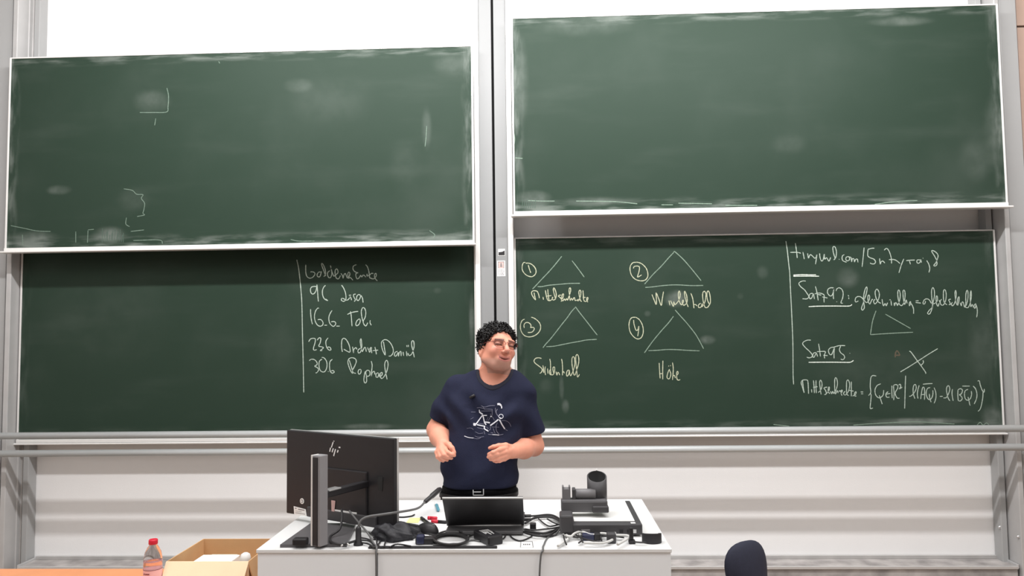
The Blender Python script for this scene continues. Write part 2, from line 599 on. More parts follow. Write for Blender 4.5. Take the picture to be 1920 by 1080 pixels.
LL = make_board('lower left green chalkboard with a chalked list of dates',
                (36.5, 640), (893.5, 640), (450, 436), (450, 821), (450, 831), LB,
                [(885, 600, 7, 60, .14), (690, 800, 60, 8, .12), (520, 650, 50, 60, .015), (820, 545, 10, 8, .05),
                 (560, 520, 30, 40, .012), (200, 600, 160, 120, .012)],
                ALUDIRTY, .07)
LR = make_board('lower right green chalkboard with numbered triangles and theorem notes',
                (965.5, 600), (1873, 600), (1440, 440), (1440, 807), (1440, 817.5), LB,
                [(1268, 560, 26, 20, .16), (1327, 637, 18, 11, .15), (1060, 762, 9, 16, .13), (1053, 728, 6, 30, .06),
                 (1590, 520, 26, 24, .08), (1214, 588, 8, 7, .07), (1720, 790, 110, 8, .22), (1550, 795, 90, 6, .10),
                 (1840, 640, 30, 90, .045), (1430, 510, 14, 16, .05), (1860, 780, 25, 25, .12), (1025, 725, 18, 20, .03),
                 (1388, 555, 8, 8, .03), (1640, 700, 160, 70, .015)],
                ALUDIRTY, .12)

# --- chalk residue on the upper boards
strokes('chalk_residue', [(0, 0, 1, [
    [(232, 354), (248, 357), (256, 364), (268, 365), (265, 372), (271, 381), (270, 392), (268, 400), (271, 403), (257, 406)],
    [(237, 408), (236, 420), (243, 425)], [(20, 423), (45, 428), (70, 433), (95, 434)], [(165, 432), (164, 455)],
    [(165, 431), (176, 430)], [(42, 440), (43, 460)], [(142, 434), (142, 455)], [(245, 434), (270, 431)],
    [(250, 451), (298, 450), (305, 457)], [(313, 165), (316, 180), (315, 200), (312, 210), (285, 211), (262, 211)],
    [(292, 222), (290, 235)], [(800, 236), (799, 255), (797, 275)], [(410, 115), (412, 119)],
    [(545, 449), (560, 452), (590, 452)], [(805, 432), (815, 440), (812, 446)]])], UB, CH_D, UL, wpx=1.4)
strokes('chalk_residue', [(0, 0, 1, [[(192 + k * 3.3 + (k * 7 % 3) * .8, 428 + (k * 5 % 7) * 2), (191.5 + k * 3.3, 455 - (k * 3 % 4))] for k in range(13)])], UB, CH_G, UL, wpx=1.2)
strokes('chalk_residue', [(0, 0, 1, [
    [(990, 376), (1015, 377), (1040, 377)], [(1080, 377), (1150, 378), (1195, 382)], [(1240, 384), (1262, 384)],
    [(1272, 381), (1335, 382)], [(1360, 385), (1420, 385)], [(966, 296), (980, 297)], [(1640, 383), (1680, 378), (1720, 376)],
    [(964, 250), (965, 262), (963, 275)]])], UB, CH_F, UR, wpx=1.5)
strokes('chalk_residue', [(0, 0, 1, [[(980 + k * 4, 374 + (k % 2) * 3), (979 + k * 4, 391)] for k in range(7)])], UB, CH_G, UR, wpx=1.2)

# --- handwriting, lower left board
strokes('chalk_line', [(0, 0, 1, [[(556.5, 487), (560, 504), (563.5, 535), (566, 570), (567, 620), (568.5, 680), (569.5, 736)]])],
        LB, CH_W, LL, 'long upright chalk stroke left of the list')
T1 = (560, 480, 12)
strokes('chalk_writing', [(*T1, [
    [(160, 195), (158, 290), (165, 400), (195, 470), (255, 500), (320, 475), (365, 410), (350, 370), (300, 355), (265, 360)],
    [(510, 360), (450, 365), (415, 420), (430, 465), (475, 465), (500, 400), (515, 345)],
    [(565, 465), (600, 420), (600, 320), (560, 210), (525, 165), (515, 195), (545, 280), (590, 400), (610, 450)],
    [(700, 330), (655, 370), (650, 430), (680, 485), (720, 480), (745, 400), (735, 300), (712, 205), (745, 340), (790, 460)],
    [(790, 460), (840, 420), (885, 370), (870, 300), (840, 295), (820, 340), (825, 430), (850, 500), (900, 510), (940, 440)],
    [(950, 390), (985, 440), (1000, 500), (1020, 420), (1050, 395), (1075, 450), (1095, 500)],
    [(1095, 500), (1145, 440), (1150, 380), (1125, 365), (1105, 410), (1120, 500), (1150, 480), (1180, 500), (1220, 545)],
    [(1300, 195), (1240, 220), (1220, 270), (1240, 330), (1290, 365), (1340, 380)],
    [(1340, 380), (1300, 385), (1285, 420), (1295, 480), (1320, 515), (1360, 490), (1395, 430)],
    [(1395, 430), (1420, 470), (1450, 430), (1480, 440), (1510, 475)],
    [(1505, 195), (1545, 240), (1575, 330), (1590, 420), (1600, 490), (1640, 505)],
    [(1540, 400), (1540, 450), (1590, 430), (1640, 390), (1680, 395)],
    [(1600, 490), (1680, 515), (1740, 460), (1745, 400), (1720, 395), (1705, 450), (1725, 510), (1770, 560)]])],
        LB, CH_W, LL, 'chalked heading above the list of dates')
strokes('chalk_writing', [(*T1, [
    [(410, 690), (340, 685), (280, 710), (265, 780), (290, 845), (340, 850), (385, 790), (405, 700), (412, 645), (425, 800),
     (435, 940), (445, 1025)],
    [(605, 660), (565, 700), (535, 780), (540, 880), (575, 960), (620, 990), (660, 1005)], [(600, 965), (655, 1000)],
    [(965, 655), (1010, 720), (1050, 820), (1065, 920), (1055, 990), (1010, 1020), (965, 1000), (962, 960), (1000, 955),
     (1050, 985), (1100, 990), (1150, 940)],
    [(1150, 910), (1175, 940), (1190, 995)], [(1130, 885), (1180, 880)],
    [(1285, 855), (1235, 870), (1245, 930), (1275, 985), (1250, 1028)],
    [(1390, 880), (1340, 870), (1305, 920), (1310, 985), (1345, 1000), (1385, 940), (1400, 890), (1435, 950), (1450, 1050)]])],
        LB, CH_W, LL, 'first chalked date and name of the list')
strokes('chalk_writing', [(570, 560, 12, [
    [(148, 235), (150, 340), (165, 470), (190, 575)],
    [(335, 220), (310, 212), (260, 280), (235, 390), (250, 500), (300, 590), (365, 620), (420, 590), (425, 530), (385, 475),
     (340, 468), (310, 478)], [(455, 598), (520, 597)],
    [(630, 265), (580, 350), (558, 440), (575, 540), (620, 600), (665, 622), (710, 580), (705, 530), (660, 515), (610, 522)],
    [(725, 617), (805, 617)], [(975, 355), (1050, 320), (1130, 298), (1220, 285)], [(1045, 285), (1062, 380), (1072, 500), (1080, 620)],
    [(1245, 450), (1190, 500), (1165, 570), (1185, 610), (1235, 580), (1265, 510), (1255, 450)],
    [(1325, 510), (1300, 400), (1290, 280), (1320, 205), (1365, 220), (1390, 310), (1375, 420), (1335, 500), (1340, 560),
     (1390, 615), (1435, 540)], [(1490, 485), (1485, 540), (1515, 600)]])],
        LB, CH_W, LL, 'second chalked date and name of the list')
T3 = (570, 630, 8.727)
strokes('chalk_writing', [(*T3, [
    [(75, 95), (105, 50), (150, 38), (185, 50), (180, 110), (155, 200), (165, 232), (210, 222)],
    [(215, 70), (245, 32), (275, 40), (265, 110), (240, 165), (280, 175), (318, 190), (290, 220), (265, 240), (300, 238)],
    [(395, 30), (362, 75), (358, 130), (375, 190), (410, 230), (440, 225), (430, 190), (400, 180), (385, 190)],
    [(628, 260), (615, 180), (620, 70), (650, 38), (690, 60), (735, 140), (755, 230), (745, 265), (700, 245), (650, 215)],
    [(795, 175), (810, 275), (815, 220), (850, 190), (865, 220)],
    [(925, 200), (885, 230), (890, 275), (925, 260), (945, 180), (940, 80), (930, 45), (920, 90), (935, 190), (955, 260)],
    [(955, 260), (985, 195), (1005, 190), (1020, 260)],
    [(1040, 185), (1060, 230), (1090, 190), (1105, 200), (1075, 265), (1065, 230), (1095, 215), (1110, 280)],
    [(1160, 180), (1175, 240), (1185, 300)], [(1125, 240), (1215, 230)],
    [(1300, 90), (1315, 190), (1330, 310), (1290, 240), (1268, 150), (1275, 90), (1325, 60), (1380, 80), (1430, 140), (1460, 220),
     (1455, 280), (1420, 325), (1385, 328)],
    [(1530, 250), (1490, 270), (1480, 320), (1510, 325), (1540, 270), (1545, 335)], [(1545, 335), (1560, 270), (1585, 255), (1590, 330)],
    [(1620, 260), (1630, 325)], [(1680, 150), (1685, 180)], [(1705, 145), (1708, 180)], [(1675, 250), (1685, 330)],
    [(1700, 280), (1720, 320), (1765, 290), (1800, 180), (1795, 90), (1770, 80), (1760, 140), (1785, 250), (1805, 350)]])],
        LB, CH_W, LL, 'third chalked date with two names')
strokes('chalk_writing', [(*T3, [
    [(85, 405), (115, 382), (165, 385), (205, 420), (215, 465), (175, 495), (215, 515), (240, 550), (215, 595), (190, 605)],
    [(290, 350), (330, 360), (370, 420), (375, 500), (350, 570), (310, 590), (265, 560), (245, 480), (255, 410), (295, 378)],
    [(390, 583), (405, 580)], [(465, 380), (425, 420), (418, 500), (430, 580), (465, 608), (495, 590), (475, 565), (440, 575)],
    [(740, 395), (770, 490), (800, 600), (775, 590), (735, 500), (718, 420), (740, 370), (790, 355), (840, 375), (855, 420),
     (830, 490), (790, 570), (810, 600), (850, 612)],
    [(930, 545), (895, 555), (885, 600), (905, 625), (930, 600), (935, 550)],
    [(1000, 580), (985, 660), (980, 730), (1000, 770), (1025, 740), (1020, 650), (1010, 590), (1040, 560), (1075, 580), (1075, 640),
     (1040, 660), (1020, 645)],
    [(1100, 410), (1115, 480), (1105, 590), (1100, 655), (1115, 600), (1150, 580), (1160, 630)],
    [(1215, 600), (1180, 620), (1180, 670), (1210, 670), (1225, 610), (1235, 670)],
    [(1235, 670), (1275, 640), (1280, 600), (1255, 605), (1245, 660), (1270, 695), (1300, 680)],
    [(1300, 680), (1350, 590), (1375, 480), (1365, 410), (1340, 405), (1320, 470), (1335, 590), (1360, 710)]])],
        LB, CH_W, LL, 'last chalked date and name of the list')

# --- lower right board, the four numbered triangles
T4, T5, T6, T7, T8 = (970, 480, 12), (970, 570, 12), (980, 655, 12), (1170, 460, 8.306), (1170, 570, 7.2)
strokes('chalk_number', [(*T4, [
    [(185, 145), (140, 150), (112, 210), (110, 300), (150, 380), (220, 440), (300, 465), (355, 455), (410, 400), (420, 320),
     (380, 240), (310, 180), (240, 160), (190, 165)], [(245, 200), (270, 290), (303, 380)]])], LB, CH_Y, LR, 'circled chalk number 1')
strokes('chalk_number', [(*T7, [
    [(190, 265), (140, 270), (100, 320), (95, 390), (120, 470), (180, 530), (260, 553), (330, 540), (368, 490), (368, 420),
     (340, 350), (280, 290), (220, 265), (180, 262)],
    [(145, 360), (160, 330), (210, 322), (240, 340), (235, 400), (215, 470), (215, 495), (275, 460)]])], LB, CH_Y, LR, 'circled chalk number 2')
strokes('chalk_number', [(*T5, [
    [(165, 340), (110, 370), (75, 450), (70, 540), (100, 640), (170, 715), (270, 740), (380, 715), (470, 650), (520, 560),
     (515, 460), (460, 380), (380, 320), (310, 295)],
    [(155, 540), (150, 470), (190, 420), (250, 420), (300, 460), (305, 510), (295, 530), (350, 525), (380, 545), (370, 590),
     (330, 630), (270, 642), (235, 638)]])], LB, CH_Y, LR, 'circled chalk number 3')
strokes('chalk_number', [(*T8, [
    [(160, 178), (105, 185), (75, 230), (68, 310), (90, 390), (140, 450), (190, 472), (235, 450), (260, 380), (250, 290),
     (210, 215), (160, 178)], [(130, 215), (135, 270), (160, 350), (185, 350), (200, 300), (195, 370), (185, 435)]])],
        LB, CH_Y, LR, 'circled chalk number 4')
strokes('chalk_triangle', [(*T4, [[(1000, 5), (840, 205), (690, 375), (560, 510), (450, 630), (340, 745)],
                                  [(1230, 105), (1330, 235), (1430, 370), (1505, 475)],
                                  [(455, 688), (550, 688), (700, 660), (850, 645), (1000, 632), (1180, 618), (1410, 615)]])], LB, CH_F, LR)
strokes('chalk_triangle', [(*T7, [[(775, 110), (690, 200), (580, 325), (450, 455), (320, 605)],
                                  [(770, 105), (785, 98), (800, 105), (920, 215), (1030, 340), (1120, 450), (1200, 550)],
                                  [(330, 655), (420, 650), (580, 630), (720, 618), (860, 617), (1050, 627), (1235, 625)]])], LB, CH_F, LR)
strokes('chalk_triangle', [(*T5, [[(1300, 80), (1215, 175), (1120, 310), (1000, 460), (900, 590), (750, 780), (650, 890), (575, 985)],
                                  [(1305, 60), (1400, 190), (1510, 330), (1620, 470), (1720, 600), (1800, 700)],
                                  [(650, 960), (820, 950), (1000, 915), (1200, 875), (1400, 840), (1560, 810), (1790, 795)]])], LB, CH_F, LR)
strokes('chalk_triangle', [(*T8, [[(668, 165), (600, 255), (510, 355), (390, 500), (275, 660)],
                                  [(690, 80), (760, 160), (850, 260), (960, 400), (1020, 500), (1075, 605)],
                                  [(330, 630), (450, 625), (580, 615), (720, 617), (860, 626), (1020, 632)]])], LB, CH_F, LR)
strokes('chalk_writing', [(*T4, [
    [(375, 820), (390, 900), (410, 985), (355, 920), (320, 840), (340, 790), (400, 782), (450, 800), (480, 870), (497, 950)],
    [(578, 920), (588, 985)], [(630, 770), (650, 880), (680, 985), (730, 1010)], [(685, 750), (695, 880), (720, 1000), (770, 985)],
    [(640, 905), (770, 890)], [(770, 985), (800, 940), (790, 925), (785, 970), (810, 995)],
    [(810, 995), (860, 960), (875, 860), (850, 760), (822, 715), (810, 760), (830, 860), (865, 975)],
    [(985, 880), (940, 885), (925, 905), (970, 940), (1000, 1000), (980, 1025)],
    [(1000, 1000), (1030, 930), (1040, 860), (1020, 855), (1000, 920), (1020, 1010), (1060, 960)],
    [(1060, 960), (1080, 1000), (1110, 960), (1130, 1000)],
    [(1130, 1000), (1165, 900), (1200, 780), (1190, 715), (1165, 750), (1170, 870), (1190, 1000), (1215, 950), (1240, 1000)],
    [(1240, 1000), (1265, 950), (1285, 935), (1300, 1000), (1330, 990)], [(1375, 970), (1345, 1000), (1380, 1010)],
    [(1380, 1010), (1420, 900), (1430, 800), (1405, 770), (1385, 810), (1395, 900), (1420, 1000), (1450, 1025)],
    [(1475, 770), (1485, 880), (1495, 990), (1530, 1030)], [(1470, 935), (1540, 930)],
    [(1530, 1030), (1575, 1000), (1590, 940), (1570, 935), (1560, 980), (1585, 1040)]])], LB, CH_Y, LR, 'chalked word under the first triangle')
strokes('chalk_writing', [(*T7, [
    [(435, 765), (465, 840), (500, 920), (505, 840), (500, 740), (540, 830), (580, 935), (595, 840), (615, 720)],
    [(700, 860), (715, 935)], [(725, 860), (770, 950), (775, 880), (795, 930)],
    [(795, 930), (850, 860), (875, 770), (860, 710), (845, 760), (855, 850), (880, 910), (900, 930)],
    [(900, 930), (925, 880), (920, 850), (905, 890), (930, 940)],
    [(930, 940), (980, 890), (975, 780), (945, 715), (945, 780), (970, 880), (1000, 960)],
    [(1040, 745), (1070, 830), (1090, 980)], [(1085, 930), (1110, 920), (1140, 945)],
    [(1195, 900), (1160, 930), (1165, 968), (1200, 960), (1220, 905)],
    [(1215, 960), (1260, 880), (1275, 760), (1250, 715), (1225, 750), (1230, 850), (1260, 960), (1300, 970)],
    [(1300, 970), (1345, 890), (1335, 760), (1310, 710), (1290, 750), (1300, 850), (1335, 930)]])], LB, CH_Y, LR,
        'chalked word under the second triangle')
strokes('chalk_writing', [(*T6, [
    [(425, 205), (360, 190), (290, 205), (255, 260), (280, 310), (350, 365), (420, 420), (440, 470), (420, 520), (380, 540)],
    [(420, 520), (455, 450), (475, 530)], [(455, 360), (470, 450), (480, 530)], [(510, 385), (500, 480), (515, 580)], [(560, 430), (570, 550)],
    [(610, 215), (625, 300), (628, 430), (635, 560), (650, 575)], [(640, 450), (605, 480), (615, 560), (660, 575), (690, 570)],
    [(690, 570), (715, 500), (720, 410), (690, 400), (680, 450), (700, 550)], [(750, 500), (770, 580), (790, 520), (815, 530), (832, 580)],
    [(875, 215), (890, 300), (898, 430), (895, 585)], [(895, 530), (920, 500), (940, 540)],
    [(1040, 460), (1000, 490), (985, 560), (1000, 605), (1035, 560), (1050, 470), (1060, 560), (1080, 600)],
    [(1080, 600), (1130, 500), (1170, 350), (1165, 200), (1135, 165), (1110, 210), (1110, 330), (1130, 470), (1155, 575), (1180, 580)],
    [(1180, 580), (1220, 450), (1260, 300), (1260, 180), (1225, 115), (1195, 170), (1200, 320), (1215, 470), (1235, 620), (1280, 560)]])],
        LB, CH_Y, LR, 'chalked word under the third triangle')
strokes('chalk_writing', [(*T8, [
    [(475, 795), (480, 900), (488, 1005)], [(525, 765), (522, 900), (523, 1020)], [(478, 940), (522, 940)],
    [(615, 880), (595, 920), (580, 990), (610, 1010), (632, 950), (615, 890)], [(605, 830), (602, 845)], [(630, 825), (628, 840)],
    [(655, 790), (665, 880), (655, 1025)], [(660, 970), (680, 965), (695, 1000)],
    [(705, 970), (730, 940), (725, 910), (710, 930), (715, 1010), (735, 1028), (760, 1020)]])], LB, CH_Y, LR,
        'chalked word under the fourth triangle')

# --- lower right board, the notes at the right
strokes('chalk_line', [(0, 0, 1, [[(1473.5, 452), (1476.3, 471), (1478.8, 494), (1480.8, 513), (1482, 540), (1484, 580),
                                   (1486.5, 640), (1487, 700), (1488, 721)]])], LB, CH_W, LR, 'long upright chalk stroke left of the notes')
U1, U2, U3, U4, U5 = (1470, 450, 12), (1610, 450, 12), (1490, 520, 12), (1590, 520, 12), (1715, 520, 12)
U6, U7, U8 = (1480, 630, 8.306), (1600, 630, 7.2), (1690, 690, 12)
strokes('chalk_writing', [(*U1, [
    [(255, 70), (275, 200), (298, 405)], [(140, 278), (300, 278), (380, 298)], [(425, 270), (440, 340), (455, 430)],
    [(530, 300), (550, 405), (575, 350), (600, 330), (650, 370), (690, 410), (720, 390), (740, 330), (725, 440), (708, 545)],
    [(800, 300), (815, 410), (850, 475), (885, 430), (905, 320), (915, 430), (960, 400), (1010, 475), (1050, 390)],
    [(1120, 450), (1165, 390), (1180, 270), (1155, 170), (1120, 145), (1098, 180), (1110, 280), (1140, 380), (1160, 420)],
    [(1235, 430), (1250, 440)], [(1360, 330), (1320, 350), (1305, 410), (1330, 470), (1410, 500)],
    [(1440, 370), (1400, 390), (1390, 440), (1430, 470), (1475, 440), (1470, 390), (1440, 370)],
    [(1475, 380), (1510, 400), (1520, 490), (1540, 420), (1575, 430), (1585, 495), (1610, 440), (1650, 430), (1665, 505)],
    [(1802, 170), (1785, 350), (1757, 605)]]),
    (*U2, [
        [(355, 185), (290, 188), (210, 210)], [(210, 210), (205, 350), (260, 400), (340, 430), (380, 490), (350, 535), (290, 535), (255, 515)],
        [(470, 410), (485, 540), (505, 490), (545, 475), (590, 520)], [(575, 230), (610, 195), (650, 200), (700, 290), (735, 420), (740, 530)],
        [(680, 442), (790, 440), (860, 470), (930, 530)], [(1015, 425), (960, 560), (905, 740)],
        [(1070, 465), (1150, 455), (1265, 450)], [(1140, 465), (1165, 545)],
        [(1390, 450), (1320, 450), (1310, 500), (1345, 525), (1385, 490), (1395, 440), (1412, 510)], [(1445, 400), (1450, 420)],
        [(1530, 460), (1575, 540), (1600, 640), (1580, 730)],
        [(1755, 450), (1700, 350), (1645, 260), (1660, 235), (1730, 270), (1785, 340), (1770, 430), (1730, 520), (1690, 570),
         (1720, 585), (1760, 550), (1755, 450)]])], LB, CH_W, LR, 'chalked web address at the top of the notes')
strokes('chalk_underline', [(*U1, [[(210, 790), (400, 780), (600, 785), (720, 782)], [(210, 815), (500, 812), (790, 815)]])], LB, CH_B, LR)
strokes('chalk_writing', [(*U3, [
    [(250, 85), (190, 80), (115, 110), (95, 150), (140, 215), (220, 280), (270, 350), (315, 420), (310, 455), (270, 485), (175, 482)],
    [(410, 360), (350, 370), (325, 430), (350, 485), (390, 450), (420, 370), (445, 490)],
    [(465, 200), (490, 290), (510, 400), (530, 520)], [(450, 375), (500, 358), (570, 355), (640, 380), (665, 410), (660, 480), (663, 565)],
    [(620, 440), (740, 465)], [(500, 380), (600, 400)],
    [(880, 240), (810, 235), (750, 270), (740, 350), (790, 415), (840, 405), (870, 320), (880, 240), (870, 400), (875, 490)],
    [(940, 545), (955, 555)], [(930, 310), (950, 260), (1000, 235), (1060, 270), (1090, 350), (1080, 460), (1040, 570), (1085, 582)],
    [(1200, 400), (1220, 430)], [(1215, 450), (1220, 490)]]),
    (*U4, [
        [(235, 530), (180, 555), (160, 520), (180, 455), (240, 430), (300, 450), (350, 500), (400, 560), (430, 570)],
        [(370, 500), (340, 590), (305, 690), (325, 740), (365, 690), (360, 590), (350, 500), (355, 400), (385, 270), (420, 215),
         (430, 260), (410, 370), (370, 490)],
        [(430, 570), (480, 500), (485, 420), (465, 400), (445, 440), (455, 540), (490, 600), (520, 540), (545, 490), (560, 510)],
        [(610, 490), (575, 540), (600, 595), (640, 570), (690, 480), (705, 370), (670, 280), (635, 275), (610, 340), (630, 460),
         (680, 550), (740, 585)],
        [(765, 490), (780, 580), (800, 640), (835, 590), (860, 640), (890, 570)], [(965, 520), (980, 635)], [(930, 510), (960, 500)],
        [(1040, 570), (1045, 640), (1070, 570), (1095, 590), (1110, 640)],
        [(1110, 640), (1160, 520), (1175, 380), (1150, 290), (1125, 300), (1120, 400), (1140, 540), (1160, 620)],
        [(1160, 620), (1220, 630), (1270, 520), (1285, 380), (1270, 295), (1240, 300), (1240, 420), (1255, 540), (1275, 610),
         (1310, 510), (1330, 590)],
        [(1400, 540), (1380, 580), (1380, 640), (1405, 600), (1410, 540)], [(1410, 580), (1450, 640), (1475, 720), (1475, 820)]]),
    (*U5, [
        [(20, 530), (90, 525)], [(20, 565), (140, 580)],
        [(245, 530), (230, 590), (195, 600), (190, 560), (225, 500), (280, 485), (330, 510), (380, 590)],
        [(410, 590), (395, 690), (340, 820), (290, 810), (330, 740), (390, 680), (400, 590), (385, 450), (380, 300), (410, 230),
         (440, 290), (445, 400), (430, 500), (410, 590), (460, 585)],
        [(460, 585), (510, 520), (510, 430), (490, 420), (480, 480), (495, 600), (525, 650), (550, 580)], [(550, 510), (575, 580)],
        [(605, 490), (575, 540), (590, 610), (640, 625), (690, 540), (710, 400), (690, 290), (655, 290), (645, 400), (655, 530),
         (690, 590), (730, 620)],
        [(815, 490), (765, 505), (790, 560), (800, 610), (765, 615)],
        [(850, 560), (825, 600), (850, 640), (890, 600), (925, 480), (935, 360), (920, 295), (905, 360), (915, 480), (930, 570), (960, 630)],
        [(960, 630), (995, 540), (1000, 440), (970, 480), (965, 570), (980, 630)], [(1020, 570), (1050, 640), (1060, 570), (1090, 560), (1120, 670)],
        [(1120, 680), (1170, 600), (1200, 450), (1195, 310), (1170, 300), (1150, 400), (1150, 560), (1145, 670), (1205, 685)],
        [(1205, 685), (1250, 580), (1275, 420), (1268, 300), (1250, 380), (1250, 520), (1265, 660), (1295, 610), (1320, 680)],
        [(1370, 590), (1335, 640), (1350, 700), (1375, 650), (1370, 590), (1400, 680), (1410, 780), (1395, 900)]])],
        LB, CH_W, LR, 'first chalked theorem line')
strokes('chalk_underline', [(*U3, [[(315, 660), (550, 648), (900, 645), (1220, 645), (1290, 610)]])], LB, CH_B, LR)
strokes('chalk_triangle', [(0, 0, 1, [[(1642.5, 582.5), (1636, 602.5), (1632, 627.5)], [(1632, 627.5), (1670, 625), (1712, 623)],
                                      [(1660, 589), (1707.5, 616)]])], LB, CH_F, LR)
strokes('chalk_writing', [(*U6, [
    [(335, 65), (280, 65), (225, 90), (208, 125), (250, 180), (310, 235), (355, 290), (350, 325), (310, 340), (270, 330)],
    [(420, 255), (375, 270), (365, 320), (385, 330), (420, 270), (440, 320)], [(455, 120), (470, 210), (485, 320)],
    [(430, 245), (500, 240), (560, 245), (545, 300), (550, 350)], [(530, 300), (595, 305)],
    [(710, 175), (650, 180), (610, 220), (625, 280), (660, 285), (700, 190), (695, 260), (697, 350)],
    [(700, 170), (780, 150), (870, 150)], [(800, 155), (780, 210), (800, 260), (850, 300), (860, 340), (835, 368), (800, 360)],
    [(940, 265), (945, 275)]])], LB, CH_W, LR, 'second chalked theorem number')
strokes('chalk_underline', [(*U6, [[(300, 410), (500, 408), (700, 408), (850, 410), (950, 408), (1000, 380)]])], LB, CH_B, LR)
strokes('chalk_cross', [(*U7, [[(755, 205), (780, 220), (860, 330), (920, 410), (975, 490), (975, 510)],
                               [(635, 485), (760, 410), (870, 340), (1000, 255), (1140, 170)], [(940, 325), (945, 360), (915, 395)]])],
        LB, CH_W, LR, 'two crossing chalk strokes with a right-angle mark')
strokes('chalk_letter', [(*U7, [[(565, 290), (570, 230), (590, 200), (615, 230), (630, 265)], [(570, 260), (630, 260)]])], LB, CH_R, LR,
        'faint brownish chalk letter', wpx=2.6)
strokes('chalk_writing', [(*U6, [
    [(230, 885), (205, 800), (185, 730), (205, 690), (270, 685), (290, 720), (300, 900)], [(205, 690), (215, 780), (230, 885)],
    [(345, 830), (350, 880)], [(375, 690), (385, 790), (390, 890)], [(415, 690), (415, 790), (420, 890)], [(370, 800), (440, 790)],
    [(450, 880), (490, 840), (510, 750), (490, 690), (472, 720), (480, 810), (495, 910)],
    [(590, 795), (540, 810), (565, 850), (575, 900), (545, 915)], [(575, 900), (615, 850), (625, 800), (610, 800), (605, 860), (630, 900)],
    [(640, 860), (660, 900), (675, 860), (690, 900)],
    [(690, 900), (730, 830), (750, 740), (735, 660), (712, 660), (705, 750), (715, 900), (745, 850), (760, 890)],
    [(770, 870), (790, 850), (800, 870)], [(800, 900), (825, 860), (815, 840), (805, 880), (820, 930)], [(870, 860), (845, 890), (860, 925)],
    [(870, 925), (920, 860), (940, 760), (920, 690), (895, 700), (890, 790), (895, 900), (925, 930)],
    [(965, 710), (965, 830), (965, 940)], [(930, 845), (1000, 860)], [(985, 935), (1030, 910), (1040, 870), (1020, 880), (1015, 930), (1045, 935)],
    [(1110, 870), (1150, 872)], [(1115, 900), (1150, 900)]]),
    (*U7, [
        [(310, 540), (260, 535), (235, 570), (228, 680), (235, 760), (205, 805)], [(225, 770), (240, 800), (235, 880), (228, 975), (265, 972)],
        [(370, 645), (320, 670), (292, 730), (305, 800), (350, 835), (400, 800), (410, 730)], [(350, 800), (370, 860), (390, 920)],
        [(470, 750), (440, 780), (450, 825), (490, 825)], [(440, 785), (500, 775)], [(520, 670), (520, 760), (525, 840)],
        [(545, 865), (550, 770), (545, 670), (590, 660), (600, 700), (565, 770), (590, 835), (625, 840)],
        [(610, 665), (630, 650), (640, 680), (620, 715), (660, 690)], [(706, 535), (700, 700), (693, 980)]]),
    (*U8, [
        [(175, 640), (230, 620), (300, 540), (335, 450), (320, 375), (285, 385), (265, 460), (270, 580), (305, 690)],
        [(400, 390), (370, 500), (360, 600), (375, 690)], [(435, 700), (450, 580), (480, 440), (515, 450), (525, 570), (520, 715)],
        [(450, 600), (525, 595)], [(650, 440), (590, 460), (560, 540), (570, 640), (620, 710), (680, 680), (710, 590), (710, 500)],
        [(630, 580), (640, 680), (670, 770)], [(735, 440), (770, 530), (780, 640), (760, 740), (735, 795)],
        [(485, 365), (590, 355), (700, 350)], [(865, 640), (935, 637)],
        [(945, 675), (1010, 665), (1060, 580), (1090, 480), (1070, 405), (1035, 410), (1015, 480), (1030, 590), (1060, 690), (1095, 740)],
        [(1150, 475), (1140, 580), (1165, 740)], [(1275, 490), (1270, 600), (1280, 735)],
        [(1275, 490), (1330, 465), (1375, 500), (1350, 580), (1300, 600)], [(1300, 600), (1350, 640), (1370, 690), (1330, 740), (1280, 735)],
        [(1500, 480), (1440, 510), (1420, 590), (1440, 690), (1490, 725), (1550, 690), (1580, 600), (1575, 520)],
        [(1500, 650), (1525, 750), (1540, 830), (1555, 835)], [(1370, 407), (1540, 407)],
        [(1615, 405), (1670, 470), (1700, 580), (1690, 690), (1640, 810)],
        [(1715, 295), (1755, 290), (1775, 380), (1810, 480), (1840, 530), (1865, 540), (1865, 470)],
        [(1840, 530), (1830, 680), (1800, 840), (1770, 930), (1725, 975)]])], LB, CH_W, LR, 'bottom chalked set formula')
strokes('chalk_residue', [(0, 0, 1, [[(1450, 796), (1480, 799)], [(1600, 797), (1660, 793), (1720, 791), (1790, 795)],
                                     [(1832, 797), (1838, 792), (1843, 797), (1850, 793), (1855, 798)]])], LB, CH_F, LR, wpx=1.5)

# ------------------------------------------------------------------ the two guard rails in front of the boards
for nm, pc, lab in ((0, 810.3, 'upper of the two grey tubular rails crossing in front of the boards'),
                    (1, 844.5, 'lower of the two grey tubular rails, below the chalk ledges')):
    c = P(960, pc, PIPEY)
    t = thing('guard_rail', lab, 'rail', (0, PIPEY, c.z - 0.022))
    bm = bmesh.new()
    add_tube(bm, [(-4.3, PIPEY, c.z), (4.3, PIPEY, c.z)], 0.0215, 20)
    obj('tube', bm, PIPE, t)
    for bx in (-4.1, X(-60, 830, 4.75), X(1960, 830, 4.75), 4.1):
        box_obj('bracket', (bx - 0.02, PIPEY + 0.015, c.z - 0.012), (bx + 0.02, WALL if abs(bx) > 4 else 4.83, c.z + 0.012), ALU, t, 0.002)


